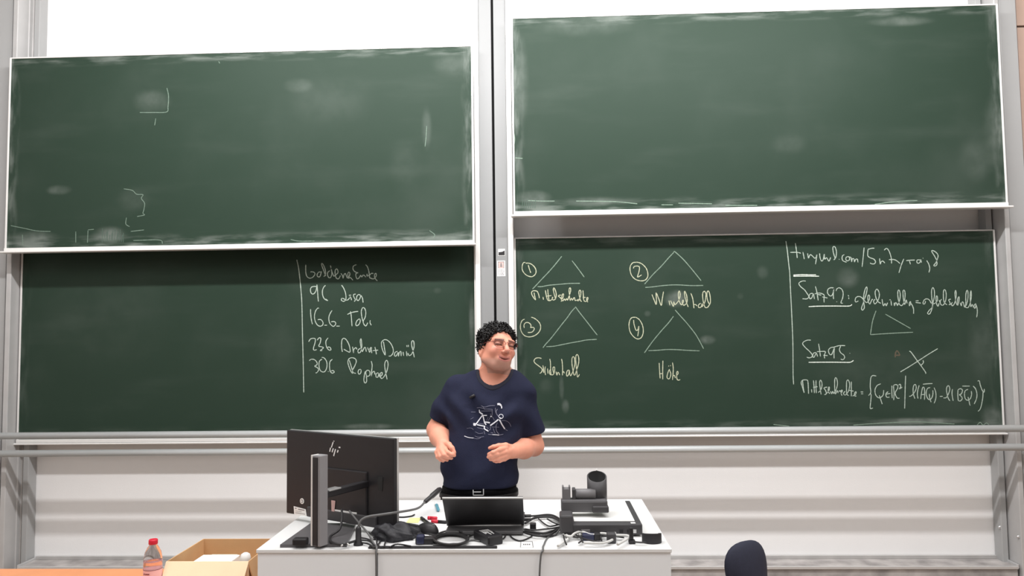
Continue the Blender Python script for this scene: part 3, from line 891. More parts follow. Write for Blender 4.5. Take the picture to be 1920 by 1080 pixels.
# ------------------------------------------------------------------ lecture desk
DY0 = 2.45
dx0, dx1 = P(480, 1035, DY0).x, P(1260, 1035, DY0).x
DZ = P(870, 1030, DY0).z
DY1 = Pz(870, 937, DZ).y
t = thing('lecture_desk', 'tall white lecture desk with plain grey front, covered in cables', 'desk', ((dx0 + dx1) / 2, (DY0 + DY1) / 2, 0))
box_obj('desk_top', (dx0, DY0, DZ - 0.012), (dx1, DY1, DZ), DESKWHITE, t, 0.002)
xs = P(707, 1050, DY0).x
box_obj('front_panel', (dx0 + 0.003, DY0 + 0.006, 0.06), (xs - 0.0012, DY0 + 0.024, DZ - 0.012), DESKFRONT, t, 0.0015)
box_obj('front_panel', (xs + 0.0012, DY0 + 0.006, 0.06), (dx1 - 0.003, DY0 + 0.024, DZ - 0.012), DESKFRONT, t, 0.0015)
box_obj('side_panel', (dx0 + 0.003, DY0 + 0.024, 0.0), (dx0 + 0.022, DY1 - 0.03, DZ - 0.012), DESKFRONT, t, 0.001)
box_obj('side_panel', (dx1 - 0.022, DY0 + 0.024, 0.0), (dx1 - 0.003, DY1 - 0.03, DZ - 0.012), DESKFRONT, t, 0.001)
box_obj('plinth', (dx0 + 0.02, DY0 + 0.03, 0.0), (dx1 - 0.02, DY0 + 0.05, 0.06), DARKPL, t)
box_obj('shelf', (dx0 + 0.022, DY0 + 0.024, 0.45), (dx1 - 0.022, DY1 - 0.05, 0.47), DESKFRONT, t)
# printed port marking on the desk top
q = [Pz(977, 1016.5, DZ), Pz(998, 1016.5, DZ), Pz(999.5, 1027, DZ), Pz(976, 1027, DZ)]
t = thing('port_cover', 'small white port cover with a grey outline at the desk front edge', 'cover', (q[3].x, q[3].y, DZ))
bm = bmesh.new()
add_quadslab(bm, q, (0, 0, 1), 0.0015)
obj('plate', bm, WHITEPL, t)
bm = bmesh.new()
cen = sum(q, Vector()) / 4
for i in (0, 1, 3):
    a, b = q[i], q[(i + 1) % 4]
    add_tube(bm, [a + Vector((0, 0, .002)), b + Vector((0, 0, .002))], 0.0009, 5)
for k in range(4):
    a = Pz(981 + k * 3.6, 1021.5, DZ)
    add_box(bm, (a.x, a.y - .008, DZ + .0015), (a.x + .004, a.y + .004, DZ + .0022))
obj('outline', bm, CABLEG, t)


# ------------------------------------------------------------------ monitor seen from behind
yl_, yr_ = 2.86, 2.60
a = P(541, 885, yl_)
b = P(742, 905, yr_)
zb_ = (P(541, 963, yl_).z + P(742, 992, yr_).z) / 2
zt_ = (P(541, 807, yl_).z + P(742, 821, yr_).z) / 2
mc = Vector(((a.x + b.x) / 2, (a.y + b.y) / 2, DZ))
ax = Vector((b.x - a.x, b.y - a.y, 0))
MW = ax.length
ang = math.atan2(ax.y, ax.x)
MON = thing('computer_monitor', 'black desktop monitor seen from behind on a grey column stand', 'monitor', mc, None, ang)
RT = ROOTM[MON]
# local frame: x along the panel (right = near), -y = back side towards the camera


def lbox(name, lo, hi, m, parent, bevel=0.0, root=None, label=None):
    bm = bmesh.new()
    add_box(bm, lo, hi, bevel)
    return obj(name, bm, m, parent, local=True, label=label)


H0, H1 = zb_ - DZ, zt_ - DZ
hw_ = MW / 2
lbox('back_shell', (-hw_, -0.010, H0), (hw_, 0.012, H1), BLACKPL, MON, 0.003)
lbox('edge_trim', (-hw_ - 0.001, 0.006, H0 - 0.001), (hw_ + 0.001, 0.017, H1 + 0.001), SILVER, MON, 0.002)
SCREEN = mat('dark_screen_glass', (0.01, 0.01, 0.012), 0.15)
lbox('screen', (-hw_ + 0.006, 0.016, H0 + 0.012), (hw_ - 0.006, 0.019, H1 - 0.006), SCREEN, MON)
lbox('connector_housing', (-hw_ * 0.50, -0.017, H0 + 0.03), (hw_ * 0.55, -0.008, H0 + 0.19), BLACKPL, MON, 0.007)
lbox('lower_ridge', (-hw_ * 0.55, -0.020, H0 + 0.002), (hw_ * 0.72, -0.008, H0 + 0.04), DARKPL, MON, 0.004)
iv = RT.inverted()


def on_back(px, py, off=0.0108):
    """a photo pixel -> the monitor's back plane, in the monitor's own frame"""
    d = iv.to_3x3() @ ray(px, py)
    o = iv @ CAM
    k = (-off - o.y) / d.y
    return o + d * k


def back_poly(name, pts, m, th=0.0012, off=0.0105, label=None, parent=None):
    bm = bmesh.new()
    add_quadslab(bm, [on_back(x, y, off) for x, y in pts], (0, -1, 0), th)
    return obj(name, bm, m, parent or MON, local=True, label=label)


LOGO = mat('logo_silver', (0.80, 0.80, 0.80), 0.35)
bm = bmesh.new()
for st in ([(568, 150), (568, 160)], [(535, 205), (470, 400)], [(430, 435), (400, 570)], [(540, 460), (495, 590)],
           [(630, 490), (560, 745)], [(735, 530), (710, 605)], [(770, 408), (820, 410)]):
    (x0, y0), (x1, y1) = [(600 + x / 21.6, 820 + y / 21.6) for x, y in st]
    p0, p1 = on_back(x0, y0), on_back(x1, y1)
    d = (p1 - p0).normalized()
    n = Vector((-d.z, 0, d.x)) * 0.0024
    add_quadslab(bm, [p0 + n - d * .001, p1 + n + d * .001, p1 - n + d * .001, p0 - n - d * .001], (0, -1, 0), 0.001)
obj('logo', bm, LOGO, MON, local=True, label='silver logo of slanted bars')
lab = back_poly('label', [(551, 949), (573.5, 955), (575.5, 968), (552, 964)], PAPER, label='white printed label')
bm = bmesh.new()
for (x0, y0, x1, y1) in ((553, 951.5, 556, 954), (559, 953.5, 571, 957.5), (554, 957.5, 566, 960), (554, 960.5, 572, 964.5)):
    p0, p1 = on_back(x0, y0, .0118), on_back(x1, y1, .0118)
    add_box(bm, (p0.x, -.0124, p1.z), (p1.x, -.0117, p0.z - (p0.z - p1.z) * .25))
obj('print', bm, GREYINK, lab, local=True)
bm = bmesh.new()
c0 = on_back(566.5, 939.5)
M0 = Matrix.Translation(c0) @ Matrix.Rotation(math.pi / 2, 4, 'X')
add_lathe(bm, [(0.0105, -0.0002), (0.0105, 0.0012)], None, 20, M0)
rs_ = obj('round_sticker', bm, WHITEPL, MON, local=True)
bm = bmesh.new()
add_lathe(bm, [(0.0065, 0.001), (0.0065, 0.0018)], None, 20, M0)
obj('ring', bm, GREYINK, rs_, local=True)
bm = bmesh.new()
add_lathe(bm, [(0.0035, 0.0016), (0.0035, 0.0024)], None, 16, M0)
obj('ring_centre', bm, WHITEPL, rs_, local=True)
back_poly('port_strip', [(628, 955), (669, 961), (669, 968), (628, 961)], WHITEPL, off=.0172, label='pale port strip')
back_poly('ribbon', [(621.5, 938), (629, 939), (627, 961), (622, 960)], PINKLBL, off=.0185, label='pink tag')
back_poly('vent', [(708, 893), (718, 895), (717, 921), (709, 919)], DARKGAP, off=.0106)

# stand: column and base plate
cpos = Pz(598, 1021, DZ + 0.012)
cl = iv @ cpos
lbox('stand_column', (cl.x - 0.016, cl.y - 0.016, 0.01), (cl.x + 0.020, cl.y + 0.020, P(597, 853, cpos.y).z - DZ), mat('stand_grey', (.26, .255, .265), .4), MON, 0.002)
zc_ = P(597, 853, cpos.y).z - DZ
lbox('column_edge', (cl.x - 0.0185, cl.y - 0.019, 0.01), (cl.x - 0.0115, cl.y + 0.012, zc_ + 0.001), TRIMWHITE, MON, 0.001)
lbox('cable_channel', (cl.x - 0.0115, cl.y - 0.018, 0.012), (cl.x + 0.011, cl.y - 0.012, zc_ - 0.006), BLACKPL, MON, 0.001)
pa = on_back(628, 900, 0.03)
bm = bmesh.new()
add_box(bm, (cl.x - .012, cl.y, pa.z - 0.016), (cl.x + 0.016, -0.008, pa.z + 0.006), 0.003)
obj('mount_arm', bm, BLACKPL, MON, local=True)
lbox('mount_plate', (cl.x - .013, cl.y + .03, pa.z + .004), (cl.x + .017, cl.y + .085, pa.z + .009), SILVER, MON, .001)
bp = [Pz(525, 1027, DZ), Pz(582, 986, DZ), Pz(668, 986, DZ), Pz(650, 1026, DZ)]
bm = bmesh.new()
add_quadslab(bm, bp, (0, 0, 1), 0.010)
obj('base_plate', bm, mat('monitor_base_grey', (.10, .096, .10), .4), MON)

# puck shaped black box on the base
c = Pz(561, 1024, DZ + .01)
box_obj('power_adapter', (c.x - .024, c.y, DZ + .0105), (c.x + .023, c.y + .03, DZ + .032), BLACKPL, None, 0.004, (c.x, c.y + .015, DZ + .0105))
tag(bpy.data.objects['power_adapter'], 'small black block on the monitor base plate, left corner of the desk', 'adapter')

# ------------------------------------------------------------------ laptop
LZ = DZ + 0.004
hl, hr = Pz(838, 986, LZ + .014), Pz(983, 984.5, LZ + .014)
hy = (hl.y + hr.y) / 2
tl, tr_ = P(829, 934.5, hy - 0.125), P(980.5, 934, hy - 0.125)
LAP = thing('laptop', 'dark grey laptop standing open, its lid turned to the camera', 'laptop', ((hl.x + hr.x) / 2, hy + .1, DZ))
yb0 = Pz(900, 1003, LZ).y
box_obj('base', (hl.x + .002, yb0, LZ), (hr.x - .002, hy + 0.21, LZ + 0.013), mat('laptop_base_grey', (.09, .088, .09), .4), LAP, 0.004)
for fx in (hl.x + .03, hr.x - .04):
    for fy in (yb0 + .02, hy + .17):
        box_obj('foot', (fx, fy, DZ), (fx + .015, fy + .012, LZ + .001), BLACKPL, LAP)
d1 = (Vector(tl) - hl)
d1.z = max(d1.z, 0.08)
up_ = Vector((0, tl.y - hl.y, tl.z - hl.z))
nn = Vector((0, -1, 0)) - up_ * (Vector((0, -1, 0)).dot(up_) / up_.length_squared)
LIDM = mat('laptop_lid_metal', (0.045, 0.044, 0.047), 0.36, metal=0.3, noise=0.05)
bm = bmesh.new()
add_quadslab(bm, [hl, hr, tr_, tl], nn, -0.007)
obj('lid', bm, LIDM, LAP)
bm = bmesh.new()
add_tube(bm, [tl + Vector((0, .0035, 0)), tr_ + Vector((0, .0035, 0))], 0.0034, 6)
obj('lid_rim', bm, WHITEPL, LAP)
bm = bmesh.new()
add_quadslab(bm, [hl.lerp(hr, .03) + up_ * .06 - nn * .0 + Vector((0, .0085, -.004)), hl.lerp(hr, .97) + up_ * .06 + Vector((0, .0085, -.004)),
                  tr_.lerp(tl, .03) - up_ * .05 + Vector((0, .0085, -.004)), tl.lerp(tr_, .03) - up_ * .05 + Vector((0, .0085, -.004))], nn, -0.0012)
obj('screen', bm, SCREEN, LAP)
bm = bmesh.new()
add_tube(bm, [Vector((hl.x + .01, hy, LZ + .014)), Vector((hr.x - .01, hy, LZ + .014))], 0.0045, 8)
obj('hinge', bm, SILVER, LAP)
box_obj('keyboard', (hl.x + .015, hy + .03, LZ + .0125), (hr.x - .015, hy + .12, LZ + .0145), BLACKPL, LAP)

# ------------------------------------------------------------------ document camera
VZ = DZ + 0.006
f0, f1 = Pz(1058, 1004, VZ), Pz(1205, 1003, VZ)
vy0 = (f0.y + f1.y) / 2
VT = DZ + 0.043
vy1 = Pz(1170, 938.5, VT).y
VIS = thing('document_camera', 'grey document camera with folded arm and white base plate', 'visualizer', ((f0.x + f1.x) / 2, (vy0 + vy1) / 2, DZ))
box_obj('base', (f0.x, vy0, VZ), (f1.x, vy1, VT), DARKPL, VIS, 0.005)
for fx in (f0.x + .02, f1.x - .04):
    for fy in (vy0 + .02, vy1 - .04):
        box_obj('foot', (fx, fy, DZ), (fx + .02, fy + .02, VZ + .001), BLACKPL, VIS)
w0 = Pz(1076, 977, VT).x
w1 = Pz(1190, 977, VT).x
box_obj('white_stage', (w0, Pz(1130, 977.5, VT).y, VT - .002), (w1, vy1 - .006, VT + .002), WHITEPL, VIS, 0.001)
hx0, hx1 = P(1050, 985, vy0).x, P(1075, 985, vy0).x
box_obj('arm_housing', (hx0, vy0 - .006, VZ + .006), (hx1, vy0 + .07, P(1060, 966, vy0).z), DARKPL, VIS, 0.006)
# front sockets
for (px, m, wd) in ((1165, BLACKPL, .012), (1190, SILVER, .012), (1178, BLACKPL, .008), (1098, GREYPL, .03)):
    p = P(px, 996, vy0)
    box_obj('socket', (p.x - wd / 2, vy0 - .002, p.z - .006), (p.x + wd / 2, vy0 + .004, p.z + .006), m, VIS, 0.001)
p = Pz(1188, 983, VT)
box_obj('badge', (p.x - .008, vy0 + .006, VT - .001), (p.x + .008, vy0 + .02, VT + .0012), WHITEPL, VIS)
ya = vy0 + .09
q0, q1 = P(1052, 938, ya), P(1140, 961, ya)
box_obj('lower_arm', (q0.x, ya, q1.z), (q1.x, ya + .05, q0.z), mat('arm_grey', (.10, .098, .102), .42), VIS, 0.008)
box_obj('arm_post', (q0.x + .004, ya + .006, VT - .01), (q0.x + .034, ya + .044, q1.z + .01), DARKPL, VIS, 0.004)
q0, q1 = P(1111, 950, ya - .012), P(1142, 962, ya - .012)
box_obj('lamp_head', (q0.x, ya - .012, q1.z), (q1.x, ya + .02, q0.z), DARKPL, VIS, 0.004)
yk = ya + .012
q0, q1 = P(1054, 912, yk), P(1070, 940, yk)
fk = box_obj('fork', (q0.x, yk, q1.z), (q1.x, yk + .03, q0.z - .008), GREYPL, VIS, 0.003)
box_obj('fork_tine', (q0.x, yk, q0.z - .012), (q0.x + .006, yk + .03, q0.z), GREYPL, fk, 0.002)
box_obj('fork_tine', (q1.x - .006, yk, q0.z - .012), (q1.x, yk + .03, q0.z), GREYPL, fk, 0.002)
q0, q1 = P(1073, 918, yk), P(1112, 938, yk)
bm = bmesh.new()
zm = (q0.z + q1.z) / 2
add_tube(bm, [(q0.x, yk + .018, zm), (q1.x + .01, yk + .018, zm)], 0.018, 18)
obj('zoom_barrel', bm, GREYPL, VIS)
box_obj('barrel_collar', (q0.x, yk - .002, zm - .02), (q0.x + .012, yk + .038, zm + .02), DARKPL, VIS, 0.003)
yh = yk + .045
hx = P(1119.5, 920, yh)
rad = (P(1138, 920, yh).x - P(1101, 920, yh).x) / 2
zt0 = P(1119, 886, yh).z
zb0 = P(1119, 938, yh).z
bm = bmesh.new()
segs = 28
outer, inner, bot, ibot = [], [], [], []
for k in range(segs):
    an = 2 * math.pi * k / segs
    cx, cy = math.cos(an), math.sin(an)
    zz = zt0 - 0.014 + cy * 0.014
    outer.append(bm.verts.new((hx.x + cx * rad, yh + cy * rad, zz)))
    inner.append(bm.verts.new((hx.x + cx * rad * .88, yh + cy * rad * .88, zz)))
    bot.append(bm.verts.new((hx.x + cx * rad, yh + cy * rad, zb0 - .01)))
    ibot.append(bm.verts.new((hx.x + cx * rad * .8, yh + cy * rad * .8, zt0 - .06)))
for k in range(segs):
    j = (k + 1) % segs
    for A, B in ((bot, outer), (outer, inner)):
        bm.faces.new((A[k], A[j], B[j], B[k])).smooth = True
bm.faces.new(bot)
cupo = obj('camera_head', bm, DARKPL, VIS)
bm = bmesh.new()
A_, B_ = [], []
for k in range(segs):
    an = 2 * math.pi * k / segs
    cx, cy = math.cos(an), math.sin(an)
    A_.append(bm.verts.new((hx.x + cx * rad * .88, yh + cy * rad * .88, zt0 - 0.014 + cy * 0.014)))
    B_.append(bm.verts.new((hx.x + cx * rad * .8, yh + cy * rad * .8, zt0 - .075)))
for k in range(segs):
    j = (k + 1) % segs
    bm.faces.new((A_[k], A_[j], B_[j], B_[k])).smooth = True
bm.faces.new(B_)
obj('cavity', bm, DARKGAP, cupo)
bm = bmesh.new()
add_lathe(bm, [(rad * .45, 0), (rad * .45, .006), (rad * .2, .01)], (hx.x, yh, zt0 - .074), 20)
obj('lens', bm, SCREEN, cupo)
bm = bmesh.new()
bmesh.ops.create_uvsphere(bm, u_segments=8, v_segments=6, radius=.0035, matrix=Matrix.Translation((hx.x + .002, yh + rad * .86, zt0 + .004)))
obj('indicator', bm, WHITEPL, cupo)

# ------------------------------------------------------------------ gooseneck microphone
g0 = Pz(672, 1022, DZ)
MIC = thing('gooseneck_microphone', 'black gooseneck microphone reaching from behind the monitor to the lecturer', 'microphone', (g0.x, g0.y, DZ))
bm = bmesh.new()
add_lathe(bm, [(0.016, 0), (0.016, .006), (.010, .012), (.0095, .055), (.005, .062)], (g0.x, g0.y, DZ), 16)
obj('base', bm, BLACKPL, MIC)
top = P(673, 984, g0.y)
gp = [(g0.x, g0.y, DZ + .055), top, P(677, 975.5, g0.y + .005), P(690, 969, g0.y + .01), P(715, 965, g0.y + .02), P(742, 961, g0.y + .05), P(770, 956.5, 2.72),
      P(786, 951.5, 2.82), P(797, 941, 2.9)]
bm = bmesh.new()
add_tube(bm, catmull(gp, .012), .0042, 8)
obj('neck', bm, CABLEG, MIC)
bm = bmesh.new()
p0, p1 = P(796, 942, 2.895), P(826, 916, 3.0)
add_tube(bm, [p0, p0.lerp(p1, .06), p0.lerp(p1, .4), p0.lerp(p1, .45), p0.lerp(p1, .9), p1], [.006, .0085, .0085, .0105, .0105, .006], 12)
obj('capsule', bm, BLACKPL, MIC)


# ------------------------------------------------------------------ cables and small things on the desk
def cable(name, label, pts, r, m, group=None, sides=7, step=.012):
    bm = bmesh.new()
    pp = catmull(pts, step)
    add_tube(bm, pp, r, sides)
    o = obj(name, bm, m, None, loc=(pp[0].x, pp[0].y, pp[0].z - r))
    return tag(o, label, 'cable', group)


def D(px, py, up=0.0, r=.003):
    return Pz(px, py, DZ + r + up)


def over_edge(px, py_end, r, x_last):
    """points that go over the desk's front edge and hang down in front of it"""
    e = Pz(px, 1028.5, DZ + r)
    f = P(px, 1036, DY0 - r - .001)
    return [Vector((e.x, DY0 + .01, DZ + r + .001)), Vector((f.x, DY0 - r - .001, DZ - .004)), P(px - (px - x_last) * .5, 1060, DY0 - r - .002),
            P(x_last, py_end, DY0 - r - .003)]


mp = on_back(655, 958, .04)
cable('monitor_cable', 'grey cable from the monitor back, hanging over the desk front left of centre',
      [RT @ mp, RT @ on_back(672, 979, .06), P(690, 1000, 2.52), D(700, 1018, .004)] + over_edge(705, 1240, .0035, 706), .0034, CABLEG)
cable('monitor_cable', 'black cable dropping from the monitor back onto its base plate',
      [RT @ on_back(641, 955, .04), P(641, 975, 2.62), P(636, 993, 2.58), P(620, 1005, 2.55), D(621, 1016, .014), D(640, 1021, .012), D(668, 1014, .012)], .0042, CABLEB)
cable('desk_cable', 'black cable looping along the right of the laptop and hanging over the desk front',
      [D(1050, 992, .01), D(1042, 1001, .004), D(1030, 1006), D(1024, 1012), D(1020, 1021)] + over_edge(1018, 1240, .003, 1007), .003, CABLEG)
# bundle between laptop and document camera
bun = [([(985, 968), (1005, 967), (1030, 965), (1046, 971), (1056, 982)], .010, .0036), ([(985, 981), (1003, 971), (1028, 969), (1044, 974), (1056, 984)], .006, .0044),
       ([(1010, 973), (1022, 983), (1032, 987), (1046, 984), (1056, 984)], .004, .0028), ([(1026, 973), (1036, 979), (1046, 983), (1056, 986)], .008, .0028),
       ([(985, 992), (1002, 994), (1022, 992), (1040, 990), (1056, 986)], .003, .003), ([(983, 996), (1000, 998), (1018, 1000), (1036, 996), (1054, 988)], .002, .0046),
       ([(990, 1000), (1005, 1003), (1024, 1006), (1040, 1003), (1046, 992), (1056, 988)], .0, .0036), ([(975, 994), (990, 1001), (1010, 1005), (1030, 1003), (1042, 996), (1054, 990)], .006, .0036)]
for k, (pp, up, r) in enumerate(bun):
    cable('desk_cable', 'black cable in the bundle between laptop and document camera', [D(x, y, up, r) for x, y in pp], r, CABLEB, 'cables bundled right of the laptop')
# plugs at the laptop side
for (px, py, wh) in ((985, 971, 'rear'), (985, 978, 'front')):
    c = D(px, py, 0, .006)
    box_obj('plug', (c.x - .006, c.y - .006, DZ + .008), (c.x + .022, c.y + .006, DZ + .018), BLACKPL, None, .002, (c.x, c.y, DZ + .008))
    tag(COL.objects[-1], wh + ' one of two black cable plugs at the right edge of the laptop', 'plug', 'plugs at the laptop')
# black tangle below the laptop's right corner
cable('desk_cable', 'thin black cable loop in front of the laptop right corner',
      [D(955, 990, .003), D(958, 1006), D(975, 1014), D(996, 1006), D(998, 998), D(985, 992, .003), D(968, 996, .006)], .0026, CABLEB)
cable('desk_cable', 'thin black cable from the power brick under the laptop corner',
      [D(932, 1012), D(944, 1010), D(948, 1000), D(940, 993), D(948, 988, .004), D(965, 996, .004), D(1000, 996, .003)], .0026, CABLEB)
c = D(1000, 992)
box_obj('adapter_plug', (c.x - .012, c.y - .01, DZ), (c.x + .01, c.y + .012, DZ + .024), BLACKPL, None, .003, (c.x, c.y, DZ))
tag(COL.objects[-1], 'black upright plug in the cable tangle right of the laptop', 'plug')

# power brick in front of the laptop
c = D(915, 1015, 0, 0)
t = thing('power_brick', 'black laptop power brick with a printed label, in front of the laptop', 'power supply', (c.x, c.y, DZ), None, math.radians(-58))
lbox('brick', (-.055, -.028, 0), (.055, .028, .03), BLACKPL, t, .005)
bm = bmesh.new()
for k in range(6):
    add_box(bm, (-.035, -.016 + k * .006, .030), (-.035 + random.uniform(.03, .065), -.0135 + k * .006, .0305))
obj('label_print', bm, WHITEPL, t, local=True)
bm = bmesh.new()
rt = ROOTM[t]
add_tube(bm, catmull([(-.055, 0, .015), (-.072, -.015, .008), (-.062, -.055, .0032)], .01), .003, 6)
obj('lead', bm, CABLEB, t, local=True)

# coil of cable
bm = bmesh.new()
pts = []
for k in range(0, 76):
    an = 2 * math.pi * k / 24 + 2.6
    kk = 1 + .05 * (k // 24)
    pts.append(D(846 + 29 * kk * math.cos(an), 1012.5 + 9.5 * kk * math.sin(an) - (k // 24) * 1.0, .0045 * (k // 24), .004))
add_tube(bm, catmull(pts, .01), .004, 7)
o = obj('coiled_cable', bm, CABLEB, None, loc=(pts[0].x, pts[0].y, DZ))
tag(o, 'black cable coiled in three loops left of the power brick', 'cable')
cable('desk_cable', 'thin cable with a plug lying across the cable coil front', [D(812, 1021), D(830, 1021.5), D(850, 1019), D(868, 1019), D(884, 1013), D(900, 1015)], .0026, CABLEG)

# flat black strip along the front edge
s0, s1 = D(690, 1027.5), D(932, 1027)
box_obj('cable_strip', (s0.x, DY0 + .006, DZ), (s1.x, DY0 + .022, DZ + .006), BLACKPL, None, .002, ((s0.x + s1.x) / 2, DY0 + .015, DZ))
tag(COL.objects[-1], 'flat black cable strip along the front edge of the desk', 'strip')

# black adapters near the monitor
c = D(797, 1021)
t = thing('video_adapter', 'black and navy adapter box at the desk edge left of the cable coil', 'adapter', (c.x, c.y, DZ))
box_obj('body', (c.x - .034, c.y + .006, DZ), (c.x + .028, c.y + .04, DZ + .022), BLACKPL, t, .004)
box_obj('shell', (c.x - .030, c.y + .002, DZ + .002), (c.x - .004, c.y + .03, DZ + .030), NAVYPL, t, .005)
c = D(800, 998)
t = thing('computer_mouse', 'black rounded computer mouse left of the laptop', 'mouse', (c.x, c.y, DZ))
bm = bmesh.new()
bmesh.ops.create_uvsphere(bm, u_segments=24, v_segments=14, radius=1.0)
for v in bm.verts:
    z = max(v.co.z, -0.05)
    v.co = Vector((v.co.x * .030, v.co.y * .052, z * .034 * (1 - .25 * v.co.y)))
bmesh.ops.transform(bm, matrix=Matrix.Translation((c.x, c.y + .01, DZ + .0018)) @ Matrix.Rotation(math.radians(50), 4, 'Z'), verts=bm.verts)
for f in bm.faces:
    f.smooth = True
obj('shell', bm, BLACKPL, t)
bm = bmesh.new()
add_box(bm, (-.003, -.04, .024), (.003, -.016, .034), .002)
bmesh.ops.transform(bm, matrix=Matrix.Translation((c.x, c.y + .01, DZ)) @ Matrix.Rotation(math.radians(50), 4, 'Z'), verts=bm.verts)
obj('wheel', bm, GREYPL, t)

# markers, pens and a note
def pen(label, px0, py0, px1, py1, r, m, capm, name='marker_pen', cap=.3):
    a, b = D(px0, py0, 0, r), D(px1, py1, 0, r)
    t = thing(name, label, 'pen', (a.x, a.y, DZ))
    bm = bmesh.new()
    k = a.lerp(b, cap)
    add_tube(bm, [k, k.lerp(b, .9), b], [r * .92, r * .92, r * .5], 10)
    obj('barrel', bm, m, t)
    bm = bmesh.new()
    add_tube(bm, [a, a.lerp(k, .05), k], [r * .8, r, r], 10)
    obj('cap', bm, capm, t)
    return t


pen('red marker lying farther back, left of the laptop', 802, 971, 820, 971.5, .0065, RED, RED)
pen('red and black marker touching the laptop left side', 809, 977, 838, 979, .006, BLACKPL, RED, cap=.45)
pen('teal marker standing out near the back edge of the desk', 817, 943, 822, 957, .007, TEAL, WHITEPL)
pen('stubby black marker lying between the mouse and the red markers', 790, 971, 808, 984.5, .006, BLACKPL, BLACKPL)
a, b = Pz(768, 971.5, DZ), Pz(784, 980.5, DZ)
box_obj('sticky_note', (a.x, b.y, DZ), (b.x, a.y, DZ + .0012), YELLOW, None, 0, ((a.x + b.x) / 2, (a.y + b.y) / 2, DZ))
tag(COL.objects[-1], 'pale yellow sticky note beside the monitor right edge', 'note')
cable('desk_cable', 'short black cable end lying behind the yellow note', [D(744, 969.5), D(758, 969.5), D(772, 967.5), D(777, 965)], .003, CABLEB)
a, b = Pz(786, 1003, DZ), Pz(814, 1012, DZ)
bm = bmesh.new()
add_quadslab(bm, [Pz(766, 999, DZ), Pz(796, 999, DZ), Pz(814, 1011, DZ), Pz(775, 1013, DZ)], (0, 0, 1), .0015)
o = obj('paper_sheet', bm, PAPER, None, loc=(Pz(790, 1005, DZ).x, Pz(790, 1005, DZ).y, DZ))
tag(o, 'small white sheet of paper under the mouse cable', 'paper')
cable('desk_cable', 'black cable curving from the mouse to the cable coil', [D(806, 1002, .004), D(818, 1003), D(828, 998), D(848, 994, .01), D(866, 998, .012)], .003, CABLEB)

# black carrying pouch (crumpled fabric)
bm = bmesh.new()
bmesh.ops.create_icosphere(bm, subdivisions=4, radius=1.0)
c = D(741, 1013, 0, 0)
rs2 = random.Random(3)
for v in bm.verts:
    n = v.co.copy()
    wv = .16 * math.sin(7 * n.x + 3 * n.y) + .12 * math.sin(11 * n.y - 5 * n.z + 1) + .10 * math.sin(13 * n.z + 9 * n.x)
    s = 1 + wv * .8
    v.co = Vector((n.x * .078 * s, n.y * .055 * s, max(n.z * s, -.12) * .037 * (1.15 - .35 * n.x) + .005))
bmesh.ops.transform(bm, matrix=Matrix.Translation((c.x, c.y + .03, DZ)) @ Matrix.Rotation(math.radians(20), 4, 'Z'), verts=bm.verts)
for f in bm.faces:
    f.smooth = True
BLACKFAB = mat('black_pouch_fabric', (0.020, 0.020, 0.024), 0.55, noise=.2, bump=.3, bscale=120)
o = obj('black_pouch', bm, BLACKFAB, None, loc=(c.x, c.y + .03, DZ))
tag(o, 'crumpled black pouch on the desk at the monitor right corner', 'pouch')
cable('strap', 'flat black strap from the pouch towards the mouse', [D(752, 984, .012), D(762, 983, .014), D(775, 985, .012), D(784, 987, .006)], .006, BLACKFAB)
# thin cables left of the pouch
for k, pp in enumerate(([(676, 1008), (690, 1011), (700, 1017), (704, 1026)], [(678, 1013), (690, 1014), (698, 1019), (703, 1027)], [(676, 1018), (688, 1019), (702, 1027)],
                        [(703, 1027), (712, 1017), (716, 1005), (714, 996)], [(720, 1026), (723, 1015), (728, 1006)], [(730, 1026), (741, 1021), (752, 1021), (770, 1024)],
                        [(690, 998), (705, 1008), (707, 1020), (715, 1027)])):
    cable('desk_cable', 'thin black cable in the tangle between monitor base and pouch', [D(x, y, .002 + .002 * (k % 3), .0026) for x, y in pp], .0026, CABLEB,
          'cables tangled at the monitor base')
cable('white_cable', 'short white cable curl beside the monitor stand foot', [D(640, 1024, .010), D(645, 1019, .012), D(651, 1019, .012), D(655, 1023, .010)], .0028, CABLEW)

# white cables in front of the document camera
wc = [[(1056, 1005), (1058, 999), (1066, 997), (1075, 1001), (1082, 1004), (1095, 999), (1110, 997), (1130, 999), (1150, 998), (1156, 994)],
      [(1068, 996), (1078, 992), (1092, 992), (1108, 997), (1122, 999), (1140, 998), (1158, 994)],
      [(1060, 1004), (1070, 1006), (1078, 1000), (1090, 997), (1110, 1003), (1128, 1000), (1150, 1003), (1175, 1004), (1180, 1007), (1172, 1013), (1158, 1021)],
      [(1046, 1024), (1056, 1017), (1066, 1009), (1062, 1003)],
      [(1095, 1018), (1110, 1018), (1130, 1018), (1148, 1012), (1153, 1001), (1152, 995)]]
for k, pp in enumerate(wc):
    cable('white_cable', ('long white cable looping from the left end of the heap to the document camera', 'white cable arching highest over the cable heap', 'white cable reaching farthest right, its end at the desk edge', 'short white cable end lying left of the cable heap', 'white cable lying nearest the desk edge in the heap')[k], [D(x, y, .005 + .004 * (k % 3), .0042) for x, y in pp], .0042, CABLEW, 'white cables at the document camera')
bl = [[(1082, 992), (1083, 1000), (1090, 1011), (1093, 1017)], [(1056, 1003), (1059, 1014), (1062, 1021)], [(1085, 1018), (1092, 1013)],
      [(1128, 1000), (1126, 1006), (1128, 1014)], [(1108, 990), (1112, 996), (1122, 1001), (1128, 1012)], [(1145, 991), (1160, 987), (1175, 990)],
      [(1062, 1001), (1078, 1007), (1100, 1005), (1120, 1007), (1145, 1005), (1170, 1008)], [(1075, 1000), (1095, 1010), (1125, 1016), (1150, 1012)],
      [(1190, 1016), (1200, 1017), (1212, 1017)], [(1150, 1006), (1165, 1005), (1178, 1002)]]
